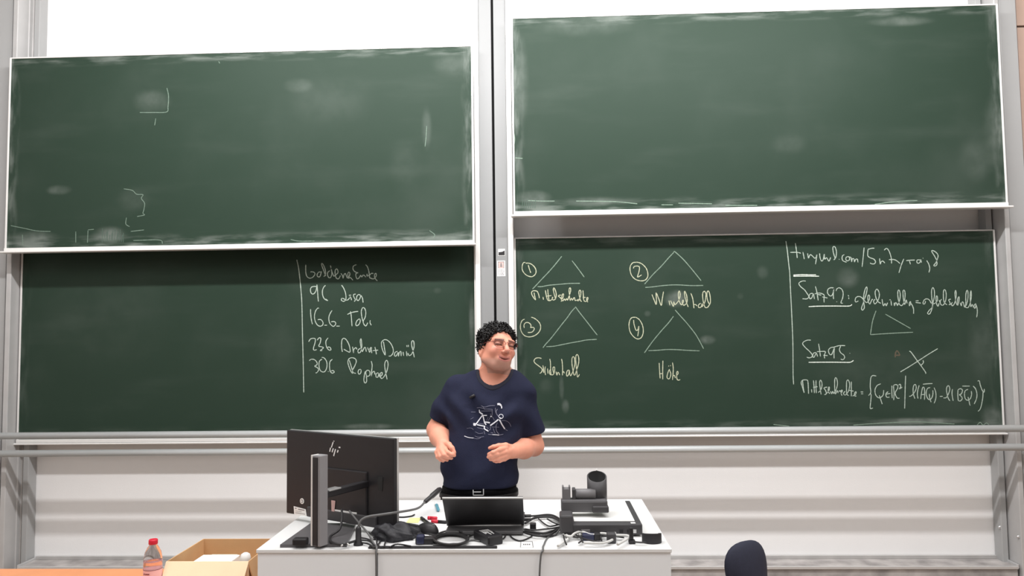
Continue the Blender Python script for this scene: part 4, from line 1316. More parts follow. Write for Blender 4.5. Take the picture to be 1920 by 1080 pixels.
for k, pp in enumerate(bl):
    cable('desk_cable', 'thin black cable crossing the white cable heap', [D(x, y, .008 + .002 * (k % 2), .0026) for x, y in pp], .0026, CABLEB, 'black cables at the document camera')
c = D(1112, 1012)
t = thing('video_plug', 'dark navy video plug among the white cables', 'plug', (c.x, c.y, DZ))
box_obj('plug_body', (c.x - .035, c.y - .004, DZ), (c.x + .004, c.y + .028, DZ + .020), NAVYPL, t, .004)
box_obj('plug_collar', (c.x + .004, c.y - .002, DZ), (c.x + .026, c.y + .026, DZ + .022), BLACKPL, t, .003)
c = D(1150, 1018)
box_obj('cable_plug', (c.x - .02, c.y, DZ), (c.x + .01, c.y + .03, DZ + .032), DARKPL, None, .004, (c.x, c.y + .015, DZ))
tag(COL.objects[-1], 'grey plug standing among the white cables, right of the navy plug', 'plug')
c = D(1185, 1019)
bm = bmesh.new()
add_box(bm, (c.x - .010, c.y, DZ), (c.x + .012, c.y + .022, DZ + .012), .003)
add_box(bm, (c.x - .007, c.y + .004, DZ + .012), (c.x + .006, c.y + .02, DZ + .052), .003)
o = obj('cable_plug', bm, BLACKPL, None, loc=(c.x, c.y + .01, DZ))
tag(o, 'black upright plug below the document camera sockets', 'plug')
# black curved strap at the right end
c = Pz(1224, 1020, DZ)
bm = bmesh.new()
ro, n = .034, 26
ringsA = []
for k in range(n + 1):
    an = math.radians(-215 + 250 * k / n)
    for rr in (ro, ro - .003):
        pass
    x, y = math.cos(an), math.sin(an)
    hz = .034 * (0.75 + .25 * math.sin(math.pi * k / n))
    ringsA.append([bm.verts.new((c.x + x * ro * 0.95, c.y + .022 + y * ro * .8, DZ)), bm.verts.new((c.x + x * ro * 0.95, c.y + .022 + y * ro * .8, DZ + hz)),
                   bm.verts.new((c.x + x * (ro - .004) * .95, c.y + .022 + y * (ro - .004) * .8, DZ + hz)), bm.verts.new((c.x + x * (ro - .004) * .95, c.y + .022 + y * (ro - .004) * .8, DZ))])
for A, B in zip(ringsA[:-1], ringsA[1:]):
    for i in range(4):
        bm.faces.new((A[i], A[(i + 1) % 4], B[(i + 1) % 4], B[i]))
bm.faces.new(ringsA[0])
bm.faces.new(list(reversed(ringsA[-1])))
o = obj('velcro_strap', bm, BLACKFAB, None, loc=(c.x, c.y + .022, DZ))
tag(o, 'curled black strap standing at the right end of the desk', 'strap')

# ------------------------------------------------------------------ side table, bottle and cardboard box at the left
TZ = 0.72
ty1 = Pz(120, 1066, TZ).y
t = thing('side_table', 'table with an orange top left of the lecture desk', 'table', (-1.75, 2.75, 0))
tx0, tx1 = -2.75, dx0 - .07
box_obj('table_top', (tx0, 2.3, TZ - .028), (tx1, ty1, TZ), ORANGE, t, .004)
for lx in (tx0 + .05, tx1 - .09):
    for ly in (2.36, ty1 - .1):
        box_obj('leg', (lx, ly, 0), (lx + .04, ly + .04, TZ - .028), ALU, t, .003)
box_obj('apron', (tx0 + .06, ty1 - .09, TZ - .09), (tx1 - .06, ty1 - .07, TZ - .028), ALU, t)

PET = mat('clear_bottle_plastic', (0.93, 0.90, 0.90), 0.06, trans=1.0, ior=1.12, noise=0.0)
WATER = mat('pink_drink', (0.95, 0.80, 0.79), 0.05, trans=1.0, ior=1.2, noise=0)
LBL = mat('pink_bottle_label', (0.86, 0.50, 0.50), 0.5, noise=.1)
by = 2.76
c = P(287, 1040, by)
t = thing('water_bottle', 'clear plastic bottle with red cap and pink label, beside the cardboard box', 'bottle', (c.x, by, TZ))
zt1 = P(288, 1011, by).z
hB = zt1 - TZ
rB = .0325
bm = bmesh.new()
add_lathe(bm, [(.024, 0), (.031, .004), (rB, .02), (rB, hB * .30), (rB * .96, hB * .33), (rB, hB * .37), (rB, hB * .60), (rB * .99, hB * .70), (rB * .86, hB * .80),
               (rB * .62, hB * .87), (.0135, hB * .915), (.013, hB * .96)], (c.x, by, TZ), 32)
obj('body', bm, PET, t)
bm = bmesh.new()
add_lathe(bm, [(.020, .004), (.029, .008), (rB * .95, .022), (rB * .95, hB * .60), (rB * .94, hB * .66)], (c.x, by, TZ), 28)
obj('drink', bm, WATER, t)
bm = bmesh.new()
k0 = bm
add_lathe(bm, [(rB * 1.012, hB * .33), (rB * 1.015, hB * .34), (rB * 1.015, hB * .545), (rB * 1.012, hB * .55)], (c.x, by, TZ), 32)
lbo = obj('label', bm, LBL, t)
bm = bmesh.new()
for zz in (.335, .545):
    add_lathe(bm, [(rB * 1.022, hB * zz - .001), (rB * 1.022, hB * zz + .001)], (c.x, by, TZ), 32)
for k in range(3):
    an = math.radians(-118 + k * 14)
    for zz, hh2 in ((.40, .03), (.45, .02), (.49, .02)):
        p = Vector((c.x + rB * 1.02 * math.cos(an), by + rB * 1.02 * math.sin(an), TZ + hB * zz))
        add_box(bm, p - Vector((.003, .0006, .002)), p + Vector((.004, .0006, .002)))
obj('label_print', bm, mat('dark_red_print', (.22, .04, .05), .5), lbo)
bm = bmesh.new()
add_lathe(bm, [(.0155, hB * .925), (.016, hB * .93), (.016, hB - .003), (.0145, hB)], (c.x, by, TZ), 24)
obj('cap', bm, RED, t)

BZ = 0.86
A = [Pz(314, 1053, BZ), Pz(468, 1053, BZ), Pz(519, 1010, BZ), Pz(379, 1010, BZ)]   # rim corners fl, fr, br, bl
fy, ky = (A[0].y + A[1].y) / 2, (A[2].y + A[3].y) / 2
lx, rx = (A[0].x + A[3].x) / 2, (A[1].x + A[2].x) / 2
BOX = thing('cardboard_box', 'open brown cardboard box on the orange table, left of the desk', 'box', ((lx + rx) / 2, (fy + ky) / 2, TZ))
th = .004
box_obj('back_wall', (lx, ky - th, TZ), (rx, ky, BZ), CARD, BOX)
box_obj('front_wall', (lx, fy, TZ), (rx, fy + th, BZ), CARD_LIT, BOX)
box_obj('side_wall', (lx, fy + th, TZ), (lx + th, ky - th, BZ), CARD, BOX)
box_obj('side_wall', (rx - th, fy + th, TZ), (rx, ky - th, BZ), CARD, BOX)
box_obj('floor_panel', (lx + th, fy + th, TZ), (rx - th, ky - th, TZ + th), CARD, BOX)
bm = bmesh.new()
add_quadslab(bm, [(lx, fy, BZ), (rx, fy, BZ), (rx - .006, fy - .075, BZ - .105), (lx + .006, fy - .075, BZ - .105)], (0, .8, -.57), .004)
obj('flap', bm, CARD_LIT, BOX)
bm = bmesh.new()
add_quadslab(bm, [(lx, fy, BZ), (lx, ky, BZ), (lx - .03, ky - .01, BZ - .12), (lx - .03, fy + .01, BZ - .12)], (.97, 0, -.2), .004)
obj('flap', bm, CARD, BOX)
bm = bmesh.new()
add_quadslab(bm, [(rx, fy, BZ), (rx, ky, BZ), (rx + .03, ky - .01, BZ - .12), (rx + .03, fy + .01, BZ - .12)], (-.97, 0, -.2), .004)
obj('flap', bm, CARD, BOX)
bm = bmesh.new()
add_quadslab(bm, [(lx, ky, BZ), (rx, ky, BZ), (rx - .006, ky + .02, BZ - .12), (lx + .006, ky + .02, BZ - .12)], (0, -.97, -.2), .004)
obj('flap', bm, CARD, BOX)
# things in the box
p0 = P(378, 1046, fy + .17)
t = thing('paper_pack', 'pale green and white paper pack lying in the cardboard box', 'pack', (p0.x, fy + .1, TZ + th))
MINT = mat('mint_paper', (0.70, 0.83, 0.70), .7)
zp = P(400, 1045, fy + .15).z
M = Matrix.Translation((p0.x + .07, fy + .14, 0)) @ Matrix.Rotation(math.radians(-9), 4, 'Y')
bm = bmesh.new()
add_box(bm, (lx + .05, fy + .09, TZ + th), (lx + .20, fy + .20, zp - .004), .003)
obj('pack', bm, PAPER, t)
bm = bmesh.new()
add_box(bm, (lx + .085, fy + .088, TZ + th + .02), (lx + .19, fy + .201, zp - .003), .002)
obj('wrapper', bm, MINT, t)
p0 = P(466, 1046, fy + .03)
bm = bmesh.new()
zt2 = P(466, 1037, fy + .04).z
add_lathe(bm, [(.012, 0), (.020, .003), (.020, zt2 - TZ - th - .02), (.017, zt2 - TZ - th - .006), (.008, zt2 - TZ - th)], (rx - .03, fy + .045, TZ + th), 20)
o = obj('white_canister', bm, WHITEPL, None, loc=(rx - .03, fy + .045, TZ + th))
tag(o, 'round white canister standing in the box corner next to the desk', 'canister')

# ------------------------------------------------------------------ office chair behind the desk, right
cy = 3.35
c = P(1392, 1045, cy)
ztop = P(1392, 1013, cy).z
CH = thing('office_chair', 'dark navy office chair, its rounded backrest top showing right of the desk', 'chair', (c.x - .07, cy + .14, 0), None, math.radians(30))
bm = bmesh.new()
bmesh.ops.create_uvsphere(bm, u_segments=32, v_segments=20, radius=1.0)
for v in bm.verts:
    n = v.co.copy()
    sx = math.copysign(abs(n.x) ** .8, n.x)
    sz_ = math.copysign(abs(n.z) ** .8, n.z)
    tp_ = (1 - sz_) / 2
    wv = .150 - .055 * min(1, tp_ * 2.2) ** 1.3
    v.co = Vector((sx * wv + .03 * tp_, n.y * .045 + .03 * (sx ** 2) - .03 + .02 * sz_, sz_ * .22 + ztop - .22))
for f in bm.faces:
    f.smooth = True
bmesh.ops.translate(bm, vec=(0, -.16, 0), verts=bm.verts)
obj('backrest', bm, NAVYFAB, CH, local=True)
bm = bmesh.new()
add_box(bm, (-.23, -.17, .40), (.23, .27, .475), .03, seg=4)
obj('seat', bm, NAVYFAB, CH, local=True)
bm = bmesh.new()
add_tube(bm, catmull([(0, .02, .39), (0, -.2, .40), (0, -.225, .48), (0, -.21, .62)], .03), .018, 10)
obj('back_bar', bm, BLACKPL, CH, local=True)
bm = bmesh.new()
add_lathe(bm, [(.03, .08), (.03, .24), (.018, .25), (.018, .40)], (0, .03, 0), 16)
obj('gas_post', bm, BLACKPL, CH, local=True)
for k in range(5):
    an = 2 * math.pi * k / 5
    bm = bmesh.new()
    add_tube(bm, [(0, .03, .095), (math.cos(an) * .29, .03 + math.sin(an) * .29, .065)], [.022, .014], 8)
    lg = obj('leg', bm, BLACKPL, CH, local=True)
    bm = bmesh.new()
    ctr = Vector((math.cos(an) * .29, .03 + math.sin(an) * .29, .028))
    tdir = Vector((-math.sin(an), math.cos(an), 0)) * .02
    add_tube(bm, [ctr - tdir, ctr + tdir], .028, 14)
    obj('castor', bm, BLACKPL, lg, local=True)


# ------------------------------------------------------------------ the lecturer (signed-distance surfaces)
def capsule(Q, a, b, ra, rb):
    a, b = np.array(a, np.float32), np.array(b, np.float32)
    ab = b - a
    h = np.clip(((Q - a) @ ab) / max(ab @ ab, 1e-9), 0, 1)
    return np.linalg.norm(Q - a - h[:, None] * ab, axis=1) - (ra + (rb - ra) * h)


def ellip(Q, c, r):
    p = (Q - np.array(c, np.float32))
    r = np.array(r, np.float32)
    k0 = np.linalg.norm(p / r, axis=1)
    k1 = np.linalg.norm(p / (r * r), axis=1) + 1e-9
    return k0 * (k0 - 1) / k1


def smin(a, b, k):
    h = np.clip(.5 + .5 * (b - a) / k, 0, 1)
    return b + (a - b) * h - k * h * (1 - h)


def smax(a, b, k):
    return -smin(-a, -b, k)


def surface(sdf, lo, hi, h):
    lo, hi = np.array(lo, float), np.array(hi, float)
    B = 8
    n = (np.ceil((hi - lo) / h / B).astype(int) + 1) * B
    V = np.full(tuple(n + 1), 1.0, np.float32)
    nb = n // B
    bi = np.stack(np.meshgrid(*[np.arange(k) for k in nb], indexing='ij'), -1).reshape(-1, 3)
    cen = (lo + (bi * B + B / 2) * h).astype(np.float32)
    dc = sdf(cen)
    act = bi[np.abs(dc) < h * B * 1.35]
    V0 = np.where(dc < 0, -1.0, 1.0).reshape(tuple(nb))
    V[:-1, :-1, :-1] = np.repeat(np.repeat(np.repeat(V0, B, 0), B, 1), B, 2)
    off = np.stack(np.meshgrid(*[np.arange(B + 1)] * 3, indexing='ij'), -1).reshape(-1, 3)
    for s in range(0, len(act), 600):
        idx = (act[s:s + 600, None, :] * B + off[None]).reshape(-1, 3)
        V[idx[:, 0], idx[:, 1], idx[:, 2]] = sdf((lo + idx * h).astype(np.float32))
    ins = V < 0
    c = np.zeros(tuple(n), np.int8)
    for dx in (0, 1):
        for dy in (0, 1):
            for dz in (0, 1):
                c += ins[dx:n[0] + dx, dy:n[1] + dy, dz:n[2] + dz]
    cells = np.argwhere((c > 0) & (c < 8))
    vid = np.full(tuple(n), -1, np.int64)
    vid[cells[:, 0], cells[:, 1], cells[:, 2]] = np.arange(len(cells))
    acc = np.zeros((len(cells), 3))
    cnt = np.zeros(len(cells))
    corners = [(x, y, z) for x in (0, 1) for y in (0, 1) for z in (0, 1)]
    for a in corners:
        for k in range(3):
            if a[k] == 0:
                b = list(a)
                b[k] = 1
                va = V[cells[:, 0] + a[0], cells[:, 1] + a[1], cells[:, 2] + a[2]]
                vb = V[cells[:, 0] + b[0], cells[:, 1] + b[1], cells[:, 2] + b[2]]
                m = (va < 0) != (vb < 0)
                t = np.where(m, va / np.where(m, va - vb, 1), 0)
                for j in range(3):
                    acc[:, j] += np.where(m, a[j] + (t if j == k else 0), 0)
                cnt += m
    verts = lo + (cells + acc / np.maximum(cnt, 1)[:, None]) * h
    faces = []
    for k in range(3):
        u, v = [(1, 2), (2, 0), (0, 1)][k]
        sl0 = [slice(1, n[0]), slice(1, n[1]), slice(1, n[2])]
        sl0[k] = slice(0, n[k])
        sl1 = list(sl0)
        sl1[k] = slice(1, n[k] + 1)
        i0, i1 = ins[tuple(sl0)], ins[tuple(sl1)]
        for cond, flip in ((i0 & ~i1, False), (~i0 & i1, True)):
            e = np.argwhere(cond)
            base = e.copy()
            for j in range(3):
                if j != k:
                    base[:, j] += 1
            q = []
            for du, dv in ((0, 0), (1, 0), (1, 1), (0, 1)):
                p = base.copy()
                p[:, u] -= 1 - du
                p[:, v] -= 1 - dv
                q.append(vid[p[:, 0], p[:, 1], p[:, 2]])
            q = np.stack(q, 1)
            faces.append(q[:, ::-1] if flip else q)
    faces = np.concatenate(faces)
    return verts, faces[(faces >= 0).all(1)]


def mesh_from(name, verts, faces, m, parent, colors=None, label=None):
    iv_ = np.array(ROOTM[parent].inverted())
    lv = verts @ iv_[:3, :3].T + iv_[:3, 3]
    me = bpy.data.meshes.new(name)
    me.vertices.add(len(lv))
    me.vertices.foreach_set('co', lv.astype(np.float32).ravel())
    me.loops.add(faces.size)
    me.loops.foreach_set('vertex_index', faces.astype(np.int32).ravel())
    me.polygons.add(len(faces))
    me.polygons.foreach_set('loop_start', np.arange(0, faces.size, 4, dtype=np.int32))
    me.update(calc_edges=True)
    me.polygons.foreach_set('use_smooth', np.ones(len(faces), bool))
    if colors is not None:
        at = me.attributes.new('Col', 'FLOAT_COLOR', 'POINT')
        at.data.foreach_set('color', np.concatenate([colors, np.ones((len(colors), 1))], 1).astype(np.float32).ravel())
    me.materials.append(m)
    o = bpy.data.objects.new(name, me)
    COL.objects.link(o)
    o.parent = parent
    if label:
        o['label'] = label
    return o


MY = 3.36
A3 = lambda px, py, y: np.array(P(px, py, y), np.float32)
# torso sections: photo row, centre px, half width px, half depth m
SEC = [(694, 926, 38, .060), (703, 925, 54, .072), (713, 925, 62, .086), (730, 922, 74, .104), (755, 918, 75, .118), (790, 912, 71, .124),
       (830, 905, 69, .135), (870, 900, 68, .146), (898, 900, 66.5, .140), (925, 898, 69, .126), (960, 897, 72, .122), (1010, 897, 72, .120)]
sz = np.array([P(960, s[0], MY).z for s in SEC])[::-1]
scx = np.array([P(s[1], s[0], MY).x for s in SEC])[::-1]
shw = np.array([s[2] * MY / FPX for s in SEC])[::-1]
shd = np.array([s[3] for s in SEC])[::-1]
scy = np.array([MY + .02, MY + .015, MY + .01, MY, MY - .002, MY - .004, MY - .012, MY - .02, MY - .012, MY, MY + .005, MY + .01])[::-1]
zz_ = np.linspace(sz[0], sz[-1], 240)
ker = np.exp(-(np.linspace(-2.2, 2.2, 31) ** 2))
ker /= ker.sum()


def smooth_tab(a):
    v = np.interp(zz_, sz, a)
    e = np.concatenate([np.full(15, v[0]), v, np.full(15, v[-1])])
    return np.convolve(e, ker, 'valid')


scx, shw, shd, scy = [smooth_tab(a) for a in (scx, shw, shd, scy)]
sz0 = sz
sz = zz_


def torso(Q, grow=0.0):
    z = Q[:, 2]
    cx, a = np.interp(z, sz, scx), np.interp(z, sz, shw) + grow
    cyy, b = np.interp(z, sz, scy), np.interp(z, sz, shd) + grow
    x, y = (Q[:, 0] - cx) / a, (Q[:, 1] - cyy) / b
    r = (np.abs(x) ** 2.35 + np.abs(y) ** 2.35) ** (1 / 2.35)
    return (r - 1) * np.minimum(a, b) * .85


# joints
SR, ER, WR = A3(857, 729, 3.37), A3(819, 806, 3.40), A3(830, 833, 3.20)      # his right arm (image left)
SL, EL, WL = A3(979, 743, 3.37), A3(1001, 836, 3.40), A3(962, 847, 3.21)     # his left arm (image right)
NB = A3(926, 712, MY + .015)
HC = Vector(P(932.5, 650, 3.325))                                              # between the eyes, inside the head
HR = (Matrix.Rotation(math.radians(29), 3, 'Z') @ Matrix.Rotation(math.radians(-9), 3, 'X') @ Matrix.Rotation(math.radians(10), 3, 'Y'))
HRn, HCn = np.array(HR, np.float32), np.array(HC, np.float32)
HS = 0.925


def head_local(Q):
    return ((Q - HCn) @ HRn) / HS


def head(Q):
    L = head_local(Q)
    S = L.copy()
    S[:, 0] = np.abs(S[:, 0])
    d = ellip(L, (0, .018, .020), (.0745, .094, .078))
    d = smin(d, ellip(L, (0, -.026, -.035), (.066, .062, .077)), .03)
    d = smin(d, ellip(L, (0, -.058, -.091), (.030, .024, .021)), .028)
    d = smin(d, capsule(S, (.052, .010, -.064), (.026, -.050, -.098), .023, .018), .03)
    d = smin(d, ellip(S, (.037, -.064, -.036), (.026, .024, .024)), .018)
    d = smin(d, capsule(S, (.046, -.073, .016), (.010, -.087, .011), .009, .010), .024)
    d = smax(d, -ellip(S, (.034, -.104, -.004), (.021, .020, .013)), .012)
    d = smin(d, ellip(S, (.032, -.077, -.004), (.015, .012, .011)), .005)
    d = smin(d, capsule(L, (0, -.088, .006), (0, -.114, -.034), .0085, .0125), .010)
    d = smin(d, ellip(S, (.0125, -.100, -.041), (.009, .011, .008)), .006)
    d = smax(d, -ellip(S, (.007, -.106, -.0495), (.004, .005, .003)), .003)
    # mouth: open smile
    d = smin(d, ellip(L, (0, -.076, -.072), (.034, .018, .020)), .018)
    up_z = -.066 + .18 * np.abs(L[:, 0]) ** 1.0 * .8
    Lm = L.copy()
    Lm[:, 2] -= .010 * (np.abs(L[:, 0]) / .03) ** 2
    d = smin(d, capsule(Lm, (-.030, -.080, -.0668), (.030, -.080, -.0668), .0048, .0048) - .002 * np.exp(-(L[:, 0] / .012) ** 2), .006)
    d = smin(d, capsule(Lm, (-.026, -.081, -.0805), (.026, -.081, -.0805), .0056, .0056) - .002 * np.exp(-(L[:, 0] / .012) ** 2), .006)
    d = smax(d, -ellip(Lm, (0, -.098, -.0735), (.027, .013, .0030)), .003)
    # smile folds
    d = smax(d, -capsule(S, (.022, -.101, -.047), (.036, -.089, -.072), .0022, .0018), .006)
    # ears
    e = ellip(S, (.077, .014, -.026), (.010, .021, .034))
    e = smax(e, -ellip(S, (.087, .008, -.022), (.007, .011, .018)), .006)
    return smin(d, e, .008) * HS


def digits(Q, d, chains, k):
    for ch in chains:
        for (p, ra), (q, rb) in zip(ch[:-1], ch[1:]):
            d = smin(d, capsule(Q, p, q, ra, rb), k)
    return d


def F(pts, rr):
    return [(A3(x, y, yy), r) for (x, y, yy), r in zip(pts, rr)]


RHAND = [F([(831, 836, 3.185), (834, 842.5, 3.145), (840, 849, 3.115), (847, 852.5, 3.11), (852, 854, 3.12)], [.014, .0105, .0093, .0085, .0072]),
         F([(829, 837, 3.185), (828, 845, 3.140), (832.5, 853.5, 3.110), (840, 857.5, 3.112), (846.5, 859, 3.125)], [.014, .0105, .0093, .0085, .0072]),
         F([(827, 837, 3.185), (822.5, 847, 3.145), (826, 856.5, 3.118), (832.5, 861, 3.12), (838.5, 862.5, 3.135)], [.013, .010, .0090, .0082, .007]),
         F([(825, 836, 3.19), (818.5, 848, 3.155), (820.5, 857, 3.130), (826, 862, 3.135), (831, 864.5, 3.15)], [.012, .009, .008, .0073, .0065]),
         F([(834, 832, 3.185), (841.5, 834, 3.155), (847.5, 840.5, 3.130), (852, 848.5, 3.122)], [.015, .0125, .0105, .0078])]
LHAND = [F([(957, 842, 3.20), (948, 840.5, 3.165), (935, 844, 3.125), (924, 848.5, 3.115), (916.5, 851.5, 3.125)], [.014, .0105, .0093, .0085, .0072]),
         F([(957, 846, 3.20), (947.5, 847.5, 3.155), (932.5, 852, 3.120), (922, 855, 3.115), (915.5, 857, 3.128)], [.014, .0105, .0093, .0085, .0072]),
         F([(957, 850, 3.20), (946.5, 855, 3.155), (933, 859.5, 3.125), (924.5, 861, 3.122), (919.5, 861.5, 3.135)], [.013, .0100, .0090, .0082, .007]),
         F([(957, 853, 3.20), (946.5, 860.5, 3.165), (937, 864, 3.140), (930.5, 864.8, 3.140), (926, 864.5, 3.15)], [.012, .009, .008, .0073, .0065]),
         F([(958, 840, 3.20), (948.5, 835.5, 3.175), (935, 836, 3.150), (925, 838, 3.140), (918, 840, 3.14)], [.015, .0125, .0105, .0090, .0068])]


def near(Q, fn, lo, hi, pad=.05):
    out = np.full(len(Q), .5, np.float32)
    m = ((Q > np.array(lo) - pad) & (Q < np.array(hi) + pad)).all(1)
    if m.any():
        out[m] = fn(Q[m])
    return out


HIPL, HIPR = np.array((scx[20] + .085, MY + .01, .86), np.float32), np.array((scx[20] - .085, MY + .01, .86), np.float32)
KNL, KNR = HIPL + np.array((.02, -.02, -.39), np.float32), HIPR + np.array((-.02, -.02, -.39), np.float32)
ANL, ANR = HIPL + np.array((.03, .03, -.76), np.float32), HIPR + np.array((-.03, .03, -.76), np.float32)


def arm_r(Q):
    d = capsule(Q, SR, ER, .052, .042)
    d = smin(d, capsule(Q, ER, ER * .5 + WR * .5, .043, .041), .02)
    d = smin(d, capsule(Q, ER * .5 + WR * .5, WR, .041, .029), .02)
    return smin(d, digits(Q, capsule(Q, A3(830, 836, 3.19), A3(828, 845, 3.15), .020, .018), RHAND, .0045), .012)


def arm_l(Q):
    d = capsule(Q, SL, EL, .052, .042)
    d = smin(d, capsule(Q, EL, EL * .5 + WL * .5, .043, .041), .02)
    d = smin(d, capsule(Q, EL * .5 + WL * .5, WL, .041, .029), .02)
    palm = capsule(Q, A3(957, 844, 3.195), A3(947, 848, 3.165), .021, .018)
    palm = smin(palm, capsule(Q, A3(957, 851, 3.195), A3(946, 857, 3.165), .017, .015), .01)
    return smin(d, digits(Q, palm, LHAND, .0045), .012)


def legs(Q):
    d = np.full(len(Q), 1.0, np.float32)
    for h, k, a in ((HIPL, KNL, ANL), (HIPR, KNR, ANR)):
        d = np.minimum(d, smin(capsule(Q, h, k, .085, .058), capsule(Q, k, a, .056, .040), .03))
        d = smin(d, capsule(Q, a + np.array((0, .01, -.06), np.float32), a + np.array((0, -.15, -.068), np.float32), .032, .026), .02)
    return d


def bb(*pts):
    p = np.array(pts)
    return p.min(0), p.max(0)


def body(Q):
    z = Q[:, 2]
    d = np.maximum(torso(Q, -.016), np.maximum(z - sz[-1], sz0[1] - .02 - z))
    hl_, hh_ = HCn - .17, HCn + .17
    hd = near(Q, head, hl_, hh_, .03)
    nk = capsule(Q, NB - np.array((0, 0, .05), np.float32), HCn + np.array((-.010, .030, -.075), np.float32), .069, .063)
    d = smin(smin(d, nk, .035), hd, .016)
    lo, hi = bb(SR, ER, WR, A3(850, 865, 3.1), A3(818, 865, 3.1))
    d = smin(d, near(Q, arm_r, lo, hi, .09), .02)
    lo, hi = bb(SL, EL, WL, A3(912, 868, 3.1), A3(950, 868, 3.1))
    d = smin(d, near(Q, arm_l, lo, hi, .09), .02)
    lo, hi = bb(HIPL, HIPR, ANL, ANR, ANL + np.array((0, -.2, -.1)))
    return smin(d, near(Q, legs, lo, hi, .12), .04)


PX, PYc = float(scx[30]), MY
PERSON = thing('person', 'dark-haired lecturer in a navy cycling T-shirt, smiling, hands raised at the waist', 'person', (PX, PYc, 0))
bv, bf = surface(body, (PX - .36, 3.02, 0.0), (PX + .36, 3.60, 1.92), .0028)

# skin colours and painted shade by place on the body
L = head_local(bv.astype(np.float32))
col = np.tile(np.array((.73, .32, .22)), (len(bv), 1))
hm = (np.abs(L[:, 0]) < .11) & (np.abs(L[:, 1]) < .13) & (np.abs(L[:, 2]) < .14)


def blend(mask, c):
    global col
    mask = np.clip(mask, 0, 1)[:, None] * hm[:, None]
    col = col * (1 - mask) + np.array(c) * mask


def gz(x, s):
    return np.exp(-(x / s) ** 2)


ax_ = np.abs(L[:, 0])
front = L[:, 1] < -.02
blend(.55 * gz(np.linalg.norm((np.stack([ax_, L[:, 1], L[:, 2]], 1) - (.040, -.075, -.036)) / (1, 1, 1), axis=1), .026), (.66, .24, .19))
blend(.5 * gz(np.linalg.norm(L - np.array((0, -.118, -.036)), axis=1), .018), (.66, .25, .20))
blend(.6 * np.clip((-.062 - L[:, 2]) / .02, 0, 1) * (L[:, 1] < .02) * (L[:, 2] > -.13), (.36, .235, .195))   # beard shadow
lz = L[:, 2] - .010 * (L[:, 0] / .03) ** 2
blend(1.0 * (ax_ < .030) * (L[:, 1] < -.07) * (gz(lz + .0665, .0045) + gz(lz + .0805, .0045)), (.50, .17, .145))
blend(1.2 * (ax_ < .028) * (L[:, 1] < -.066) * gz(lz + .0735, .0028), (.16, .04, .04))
brow = gz(L[:, 2] - (.0165 - .10 * (ax_ - .03) * (ax_ > .03) + .0 * ax_), .0060) * (ax_ > .010) * (ax_ < .054) * (L[:, 1] < -.05)
blend(1.0 * brow, (.035, .02, .017))
slit = gz(L[:, 2] - (-.006 + 5 * (ax_ - .032) ** 2 * -1), .0034) * (ax_ > .017) * (ax_ < .048) * (L[:, 1] < -.05)
SLIT = True
blend(.75 * gz(L[:, 2] - .003, .012) * (ax_ > .014) * (ax_ < .052) * (L[:, 1] < -.05), (.27, .115, .085))  # eye-socket shade painted into the skin colour
blend(.9 * gz(np.linalg.norm(np.stack([ax_, L[:, 1], L[:, 2]], 1) - (.007, -.107, -.0490), axis=1), .004), (.10, .03, .03))  # shade inside the nostrils, painted as dark spots
blend(1.0 * slit, (.03, .015, .012))
# the hair-covered scalp is dark
SKIN = mat('skin', (1, 1, 1), 0.48, attr='Col', noise=.05, nscale=60, sss=.15, spec=.4, bump=.06, bscale=350)
mesh_from('body', bv, bf, SKIN, PERSON, col)


# hair: curly locks rooted on the scalp
def hairline(phi):
    """lowest hair height (local z) for a direction; phi = 0 front, pi back"""
    a = abs(phi)
    return np.interp(a, [0, .35, .62, .85, 1.05, 1.25, 1.45, 1.62, 1.85, 2.2, math.pi], [.064, .060, .048, .032, .008, -.022, -.034, .004, -.03, -.055, -.065])


rs3 = random.Random(11)
bm = bmesh.new()
npr = 0
SKC = Vector((0, .018, .020))
while npr < 760:
    u = rs3.uniform(-1, 1)
    phi = rs3.uniform(-math.pi, math.pi)
    if u < -.95:
        continue
    cr = math.sqrt(1 - u * u)
    dirv = Vector((math.sin(phi) * cr, -math.cos(phi) * cr, u))
    pt = SKC + Vector((dirv.x * .0745, dirv.y * .094, dirv.z * .078))
    if pt.z < hairline(phi) + rs3.uniform(-.004, .006):
        continue
    npr += 1
    nrm = Vector((dirv.x / .0745, dirv.y / .094, dirv.z / .078)).normalized()
    side = nrm.orthogonal().normalized()
    side.rotate(Matrix.Rotation(rs3.uniform(0, 6.28), 3, nrm))
    s2 = nrm.cross(side)
    topf = max(0, min(1, (pt.z - .01) / .08))
    ln = (.015 + .014 * topf) * rs3.uniform(.7, 1.3)
    cr_ = rs3.uniform(.0055, .0095)
    turns = rs3.uniform(1.1, 2.0)
    bend = Vector((rs3.uniform(-1, 1), rs3.uniform(-1, 1), rs3.uniform(-.6, .5))) * .010
    pp = []
    for k in range(13):
        q = k / 12
        an = q * turns * 2 * math.pi
        pl = pt + nrm * (-.003 + ln * q) + bend * q * q + (side * math.cos(an) + s2 * math.sin(an)) * cr_ * (.4 + .6 * q) - side * cr_ * .4
        pp.append(HC + HR @ (pl * HS))
    rr = [(.0031 if k < 11 else .0031 * (14 - k) / 3.6) * rs3.uniform(.85, 1.1) for k in range(13)]
    add_tube(bm, pp, rr, 5)
HAIR = mat('dark_curly_hair', (.0075, .0065, .0065), .42, noise=.3, nscale=90, spec=.35)
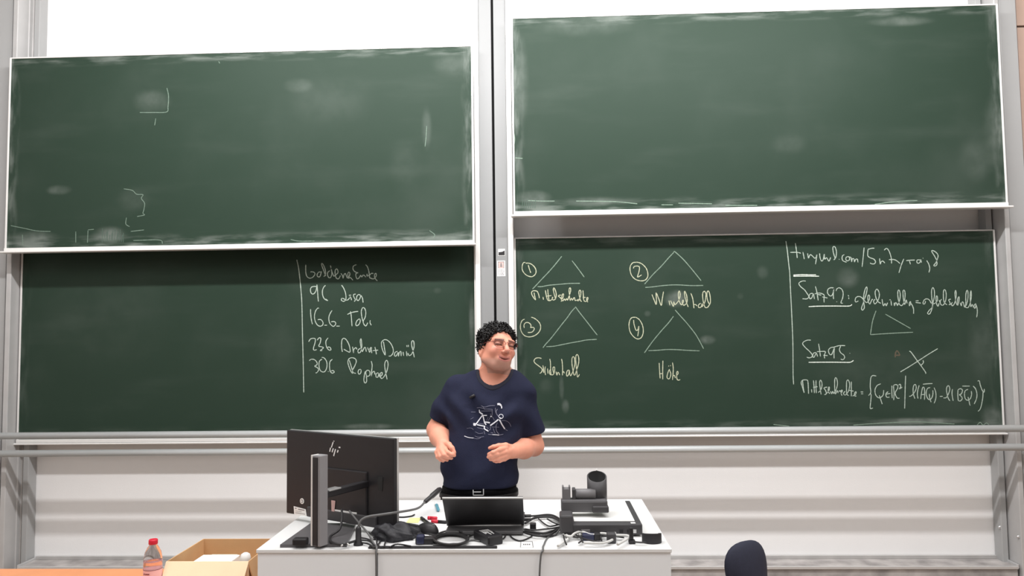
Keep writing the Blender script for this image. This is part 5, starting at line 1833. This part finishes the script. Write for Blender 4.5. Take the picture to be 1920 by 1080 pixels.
# scalp cap under the locks
NA, NU = 64, 26
grid = []
for i in range(NA):
    phi = -math.pi + 2 * math.pi * i / NA
    row = []
    z0 = hairline(phi)
    u0 = max(-.98, min(.98, (z0 - .020) / .078))
    for j in range(NU):
        u = u0 + (1 - u0) * (1 - (1 - j / (NU - 1)) ** 1.0)
        u = min(u, .9999)
        cr = math.sqrt(max(0, 1 - u * u))
        g = .0075 + .003 * math.sin(9 * phi + 7 * u) + .003 * math.sin(17 * u + 5 * phi)
        if j == 0:
            g = -.004
        row.append(bm.verts.new(HC + HR @ ((SKC + Vector((math.sin(phi) * cr * (.0745 + g), -math.cos(phi) * cr * (.094 + g), u * (.078 + g)))) * HS)))
    grid.append(row)
for i in range(NA):
    for j in range(NU - 1):
        a, b = grid[i], grid[(i + 1) % NA]
        bm.faces.new((a[j], b[j], b[j + 1], a[j + 1])).smooth = True
bm.faces.new([grid[i][NU - 1] for i in range(NA)])
obj('hair', bm, HAIR, PERSON, label='short black curly hair')

# T-shirt
HEMZ = P(900, 906, MY).z
sr_ax = (ER - SR) / np.linalg.norm(ER - SR)
sl_ax = (EL - SL) / np.linalg.norm(EL - SL)
SRE = SR + (ER - SR) * .80
SLE = SL + (EL - SL) * .74


def folds(Q):
    x, y, z = Q[:, 0] - PX, Q[:, 1] - MY, Q[:, 2]
    f = .0065 * np.sin(38 * z + 26 * x + 1.3 * np.sin(22 * x)) * np.exp(-((z - 1.36) / .10) ** 2)
    f += .0055 * np.sin(30 * x + 5 * np.sin(9 * z)) * np.clip((1.22 - z) / .15, 0, 1)
    f += .0085 * np.sin(55 * z - 42 * np.abs(x)) * np.exp(-((np.abs(x) - .13) / .05) ** 2) * np.exp(-((z - 1.33) / .09) ** 2)
    return f


def hole(Q):
    return capsule(Q, NB + np.array((-.004, -.026, -.068), np.float32), HCn + np.array((-.006, .0, -.05), np.float32), .074, .068)


def shirt(Q, collar=False):
    d = torso(Q, .006)
    d = smax(d, Q[:, 2] - sz[-1] - .004, .02)
    s = capsule(Q, SR + np.array((.004, 0, .0), np.float32), SRE + sr_ax * .06, .064, .067)
    s = smax(s, (Q - SRE) @ sr_ax, .006)
    d = smin(d, s, .022)
    s = capsule(Q, SL - np.array((.004, 0, .0), np.float32), SLE + sl_ax * .06, .064, .069)
    s = smax(s, (Q - SLE) @ sl_ax, .006)
    d = smin(d, s, .022) + folds(Q)
    d = smax(d, HEMZ - Q[:, 2], .008)
    h = hole(Q)
    if collar:
        return smax(np.maximum(d - .0022, h - .013), -h, .002)
    return smax(d, -h, .006)


tv, tf = surface(shirt, (PX - .34, 3.08, HEMZ - .03), (PX + .34, 3.60, float(sz[-1]) + .05), .0035)
SHIRT = mat('navy_cotton', (.0155, .0180, .040), .85, noise=.12, nscale=40, bump=.25, bscale=260, spec=.2)
mesh_from('t_shirt', tv, tf, SHIRT, PERSON, label='navy T-shirt with a white cyclist print')
cvx, cvf = surface(lambda Q: shirt(Q, True), (PX - .2, 3.16, float(sz[-1]) - .16), (PX + .2, 3.56, float(sz[-1]) + .05), .0021)
mesh_from('collar', cvx, cvf, mat('navy_rib_knit', (.009, .010, .022), .85, noise=.15), PERSON)
bvh = BVHTree.FromPolygons([Vector(v) for v in tv], [tuple(int(i) for i in f) for f in tf])


def on_shirt(px, py):
    d = ray(px, py).normalized()
    hit = bvh.ray_cast(CAM, d)
    return (hit[0] - d * .0022) if hit[0] is not None else None


def print_strokes(name, sts, m):
    bm = bmesh.new()
    for wpx, st in sts:
        pp = catmull([(865 + x / 12.71, 745 + y / 12.71, 0) for x, y in st], .9)
        prev = None
        n = len(pp)
        for i, p in enumerate(pp):
            tt = pp[min(i + 1, n - 1)] - pp[max(i - 1, 0)]
            if tt.length < 1e-6:
                continue
            tt.normalize()
            nn_ = Vector((-tt.y, tt.x, 0)) * (wpx / 12.71 / 2)
            a, b = on_shirt(p.x + nn_.x, p.y + nn_.y), on_shirt(p.x - nn_.x, p.y - nn_.y)
            if a is None or b is None:
                prev = None
                continue
            a, b = bm.verts.new(a), bm.verts.new(b)
            if prev:
                bm.faces.new((prev[0], a, b, prev[1]))
            prev = (a, b)
    o = obj(name, bm, m, PERSON)
    o['kind'] = 'stuff'
    return o


def circ(cx, cy, r, a0=0, a1=360, k=1.0):
    n = max(6, int(abs(a1 - a0) / 20))
    return [(cx + r * math.cos(math.radians(a0 + (a1 - a0) * i / n)), cy + r * k * math.sin(math.radians(a0 + (a1 - a0) * i / n))) for i in range(n + 1)]


PRW = mat('white_shirt_print', (.72, .72, .78), .8, noise=.05)
PRG = mat('grey_shirt_print', (.20, .20, .27), .8, noise=.2)
o = print_strokes('shirt_print', [
    (32, [(430, 350), (470, 380), (510, 405)]), (18, [(428, 295), (430, 350)]), (24, [(510, 430), (610, 432)]), (24, [(505, 425), (395, 575)]), (26, [(395, 575), (350, 640)]),
    (26, [(512, 425), (530, 500), (550, 590)]), (26, [(545, 590), (590, 655)]), (34, [(560, 590), (620, 595), (680, 607)]), (30, [(690, 672), (790, 600), (885, 525)]),
    (30, [(908, 530), (970, 650), (1035, 752)]), (24, [(370, 650), (470, 672), (565, 692)]), (24, [(560, 690), (545, 740), (590, 775), (645, 808)]),
    (44, [(285, 632), (350, 640)]), (50, [(290, 650), (345, 655)]), (46, [(858, 165), (905, 160), (945, 190)]), (26, [(940, 185), (960, 225), (960, 265)]), (26, [(690, 455), (730, 455)]),
    (12, circ(945, 455, 52)), (18, [(900, 480), (960, 500)]), (15, [(70, 922), (180, 958), (290, 970)]), (16, [(740, 888), (830, 893), (900, 900)])], PRW)
o['label'] = 'white print of a cyclist on a racing bike'
print_strokes('shirt_print', [
    (10, [(370, 250), (450, 245), (560, 275), (640, 280), (740, 285)]), (10, [(440, 330), (570, 325), (720, 322)]), (12, [(735, 290), (735, 430)]), (10, [(690, 390), (715, 440)]),
    (10, [(470, 200), (560, 230), (680, 200), (800, 195)]), (14, [(810, 250), (815, 340), (850, 410), (900, 475)]), (18, [(860, 280), (830, 330), (835, 370)]), (10, [(690, 470), (640, 560)]),
    (10, [(745, 470), (790, 550)]), (8, [(640, 470), (600, 560)]), (9, [(400, 620), (540, 640)]), (10, [(380, 720), (520, 755)]), (10, [(690, 690), (690, 760), (660, 790)]),
    (9, [(720, 708), (900, 712)]), (12, [(830, 650), (835, 790), (900, 880)]), (10, [(760, 740), (790, 830), (810, 860)]), (10, [(860, 600), (820, 690)]), (12, [(640, 882), (740, 888)]),
    (12, [(900, 900), (1000, 880)]), (10, [(290, 970), (370, 988), (440, 975), (470, 940)]), (9, [(950, 552), (1060, 560), (1140, 610), (1185, 700)]), (9, [(230, 350), (340, 352)]),
    (8, [(130, 740), (230, 730), (290, 770)]), (10, [(540, 800), (560, 880)]), (8, [(330, 820), (420, 860), (520, 850)]), (10, [(700, 840), (760, 850)]), (9, [(320, 920), (410, 950), (540, 935)]),
    (8, [(590, 700), (640, 740), (600, 780)]), (9, [(500, 205), (560, 290)]), (10, [(1040, 760), (1100, 795)]), (8, [(220, 520), (290, 480)])], PRG)

# clip-on microphone at the chest
p = on_shirt(886, 744)
if p:
    bm = bmesh.new()
    add_tube(bm, [p + Vector((-.012, -.004, -.004)), p + Vector((.010, -.006, .008))], .006, 10)
    o = obj('clip_microphone', bm, BLACKPL, None, loc=p)
    tag(o, 'small black clip-on microphone on the chest of the navy T-shirt', 'microphone')


# trousers, belt, shoes
TRZ = P(900, 893, MY).z


def trousers(Q):
    d = smax(torso(Q, .002) + .014 * np.clip((Q[:, 2] - HEMZ + .004) / .008, 0, 1), .84 - Q[:, 2], .04)
    for h, k, a in ((HIPL, KNL, ANL), (HIPR, KNR, ANR)):
        s = smin(capsule(Q, h, k, .098, .076), capsule(Q, k, a + np.array((0, 0, -.02), np.float32), .076, .070), .03)
        d = smin(d, smax(s, .045 - Q[:, 2], .004), .03)
    d = d + .004 * np.sin(26 * Q[:, 2] + 9 * np.sin(13 * Q[:, 0])) * (Q[:, 2] < .95)
    return smax(d, Q[:, 2] - TRZ, .004)


v_, f_ = surface(trousers, (PX - .3, 3.14, .02), (PX + .3, 3.6, TRZ + .03), .006)
TROUS = mat('black_trousers', (.0055, .0055, .0065), .85, noise=.15, bump=.2, bscale=200, spec=.15)
mesh_from('trousers', v_, f_, TROUS, PERSON)
BZ0, BZ1 = P(900, 928, MY).z, P(900, 917, MY).z


def belt(Q):
    return smax(np.maximum(torso(Q, .010), -torso(Q, .001)), np.maximum(Q[:, 2] - BZ1, BZ0 - Q[:, 2]), .002)


v_, f_ = surface(belt, (PX - .2, 3.18, BZ0 - .01), (PX + .2, 3.54, BZ1 + .01), .004)
bo = mesh_from('belt', v_, f_, mat('black_leather', (.007, .0065, .007), .45, spec=.3), PERSON)
bc = P(897, 922, MY - float(np.interp(BZ0, sz, shd)) - .012)
bm = bmesh.new()
for lo_, hi_ in (((-.024, -.016), (.024, -.012)), ((-.024, .012), (.024, .016)), ((-.024, -.016), (-.020, .016)), ((.020, -.016), (.024, .016)), ((-.020, -.002), (.012, .002))):
    add_box(bm, (bc.x + lo_[0], bc.y - .006, bc.z + lo_[1]), (bc.x + hi_[0], bc.y + .008, bc.z + hi_[1]), .001)
obj('buckle', bm, SILVER, bo)
SHOE = mat('black_shoe_leather', (.012, .011, .011), .4)
for a in (ANL, ANR):
    def shoe(Q):
        d = smin(capsule(Q, a + np.array((0, .015, -.062), np.float32), a + np.array((0, -.16, -.070), np.float32), .044, .038),
                 capsule(Q, a + np.array((0, .012, -.06), np.float32), a + np.array((0, .012, .0), np.float32), .046, .050), .03)
        return smax(d, -Q[:, 2] + .002, .004)
    v_, f_ = surface(shoe, a - np.array((.08, .26, a[2])), a + np.array((.08, .09, .07)), .006)
    mesh_from('shoe', v_, f_, SHOE, PERSON)

# eyeglasses
g = P(940, 652, 3.2)
t = thing('eyeglasses', 'thin reddish-brown framed eyeglasses on the face of the lecturer', 'glasses', g)
FRM = mat('red_brown_frame', (.16, .035, .03), .35)
LENS = mat('lens_glass', (.99, .99, .99), .02, trans=1.0, ior=1.03, noise=0)
hw2 = lambda p: HC + HR @ (Vector(p) * HS)
for s in (-1, 1):
    loop = []
    for k in range(29):
        an = 2 * math.pi * k / 28
        cx, cz = math.cos(an), math.sin(an)
        px_ = math.copysign(abs(cx) ** .7, cx) * .0255
        pz_ = math.copysign(abs(cz) ** .8, cz) * .0175
        loop.append((s * .033 + px_, -.106 + .012 * abs((s * .033 + px_) / .06) ** 2, -.006 + pz_))
    bm = bmesh.new()
    add_tube(bm, [hw2(p) for p in loop], .0010, 6)
    rim = obj('rim', bm, FRM, t)
    bm = bmesh.new()
    vs = [bm.verts.new(hw2(p)) for p in loop[:-1]]
    bm.faces.new(vs)
    obj('lens', bm, LENS, rim)
    bm = bmesh.new()
    add_tube(bm, catmull([hw2((s * .0585, -.094, .002)), hw2((s * .072, -.075, .002)), hw2((s * .079, -.02, .002)), hw2((s * .080, .012, .004))], .01), .0013, 6)
    obj('temple', bm, FRM, t)
bm = bmesh.new()
add_tube(bm, catmull([hw2((-.0085, -.106, -.002)), hw2((0, -.112, .003)), hw2((.0085, -.106, -.002))], .004), .0012, 6)
obj('bridge', bm, FRM, t)
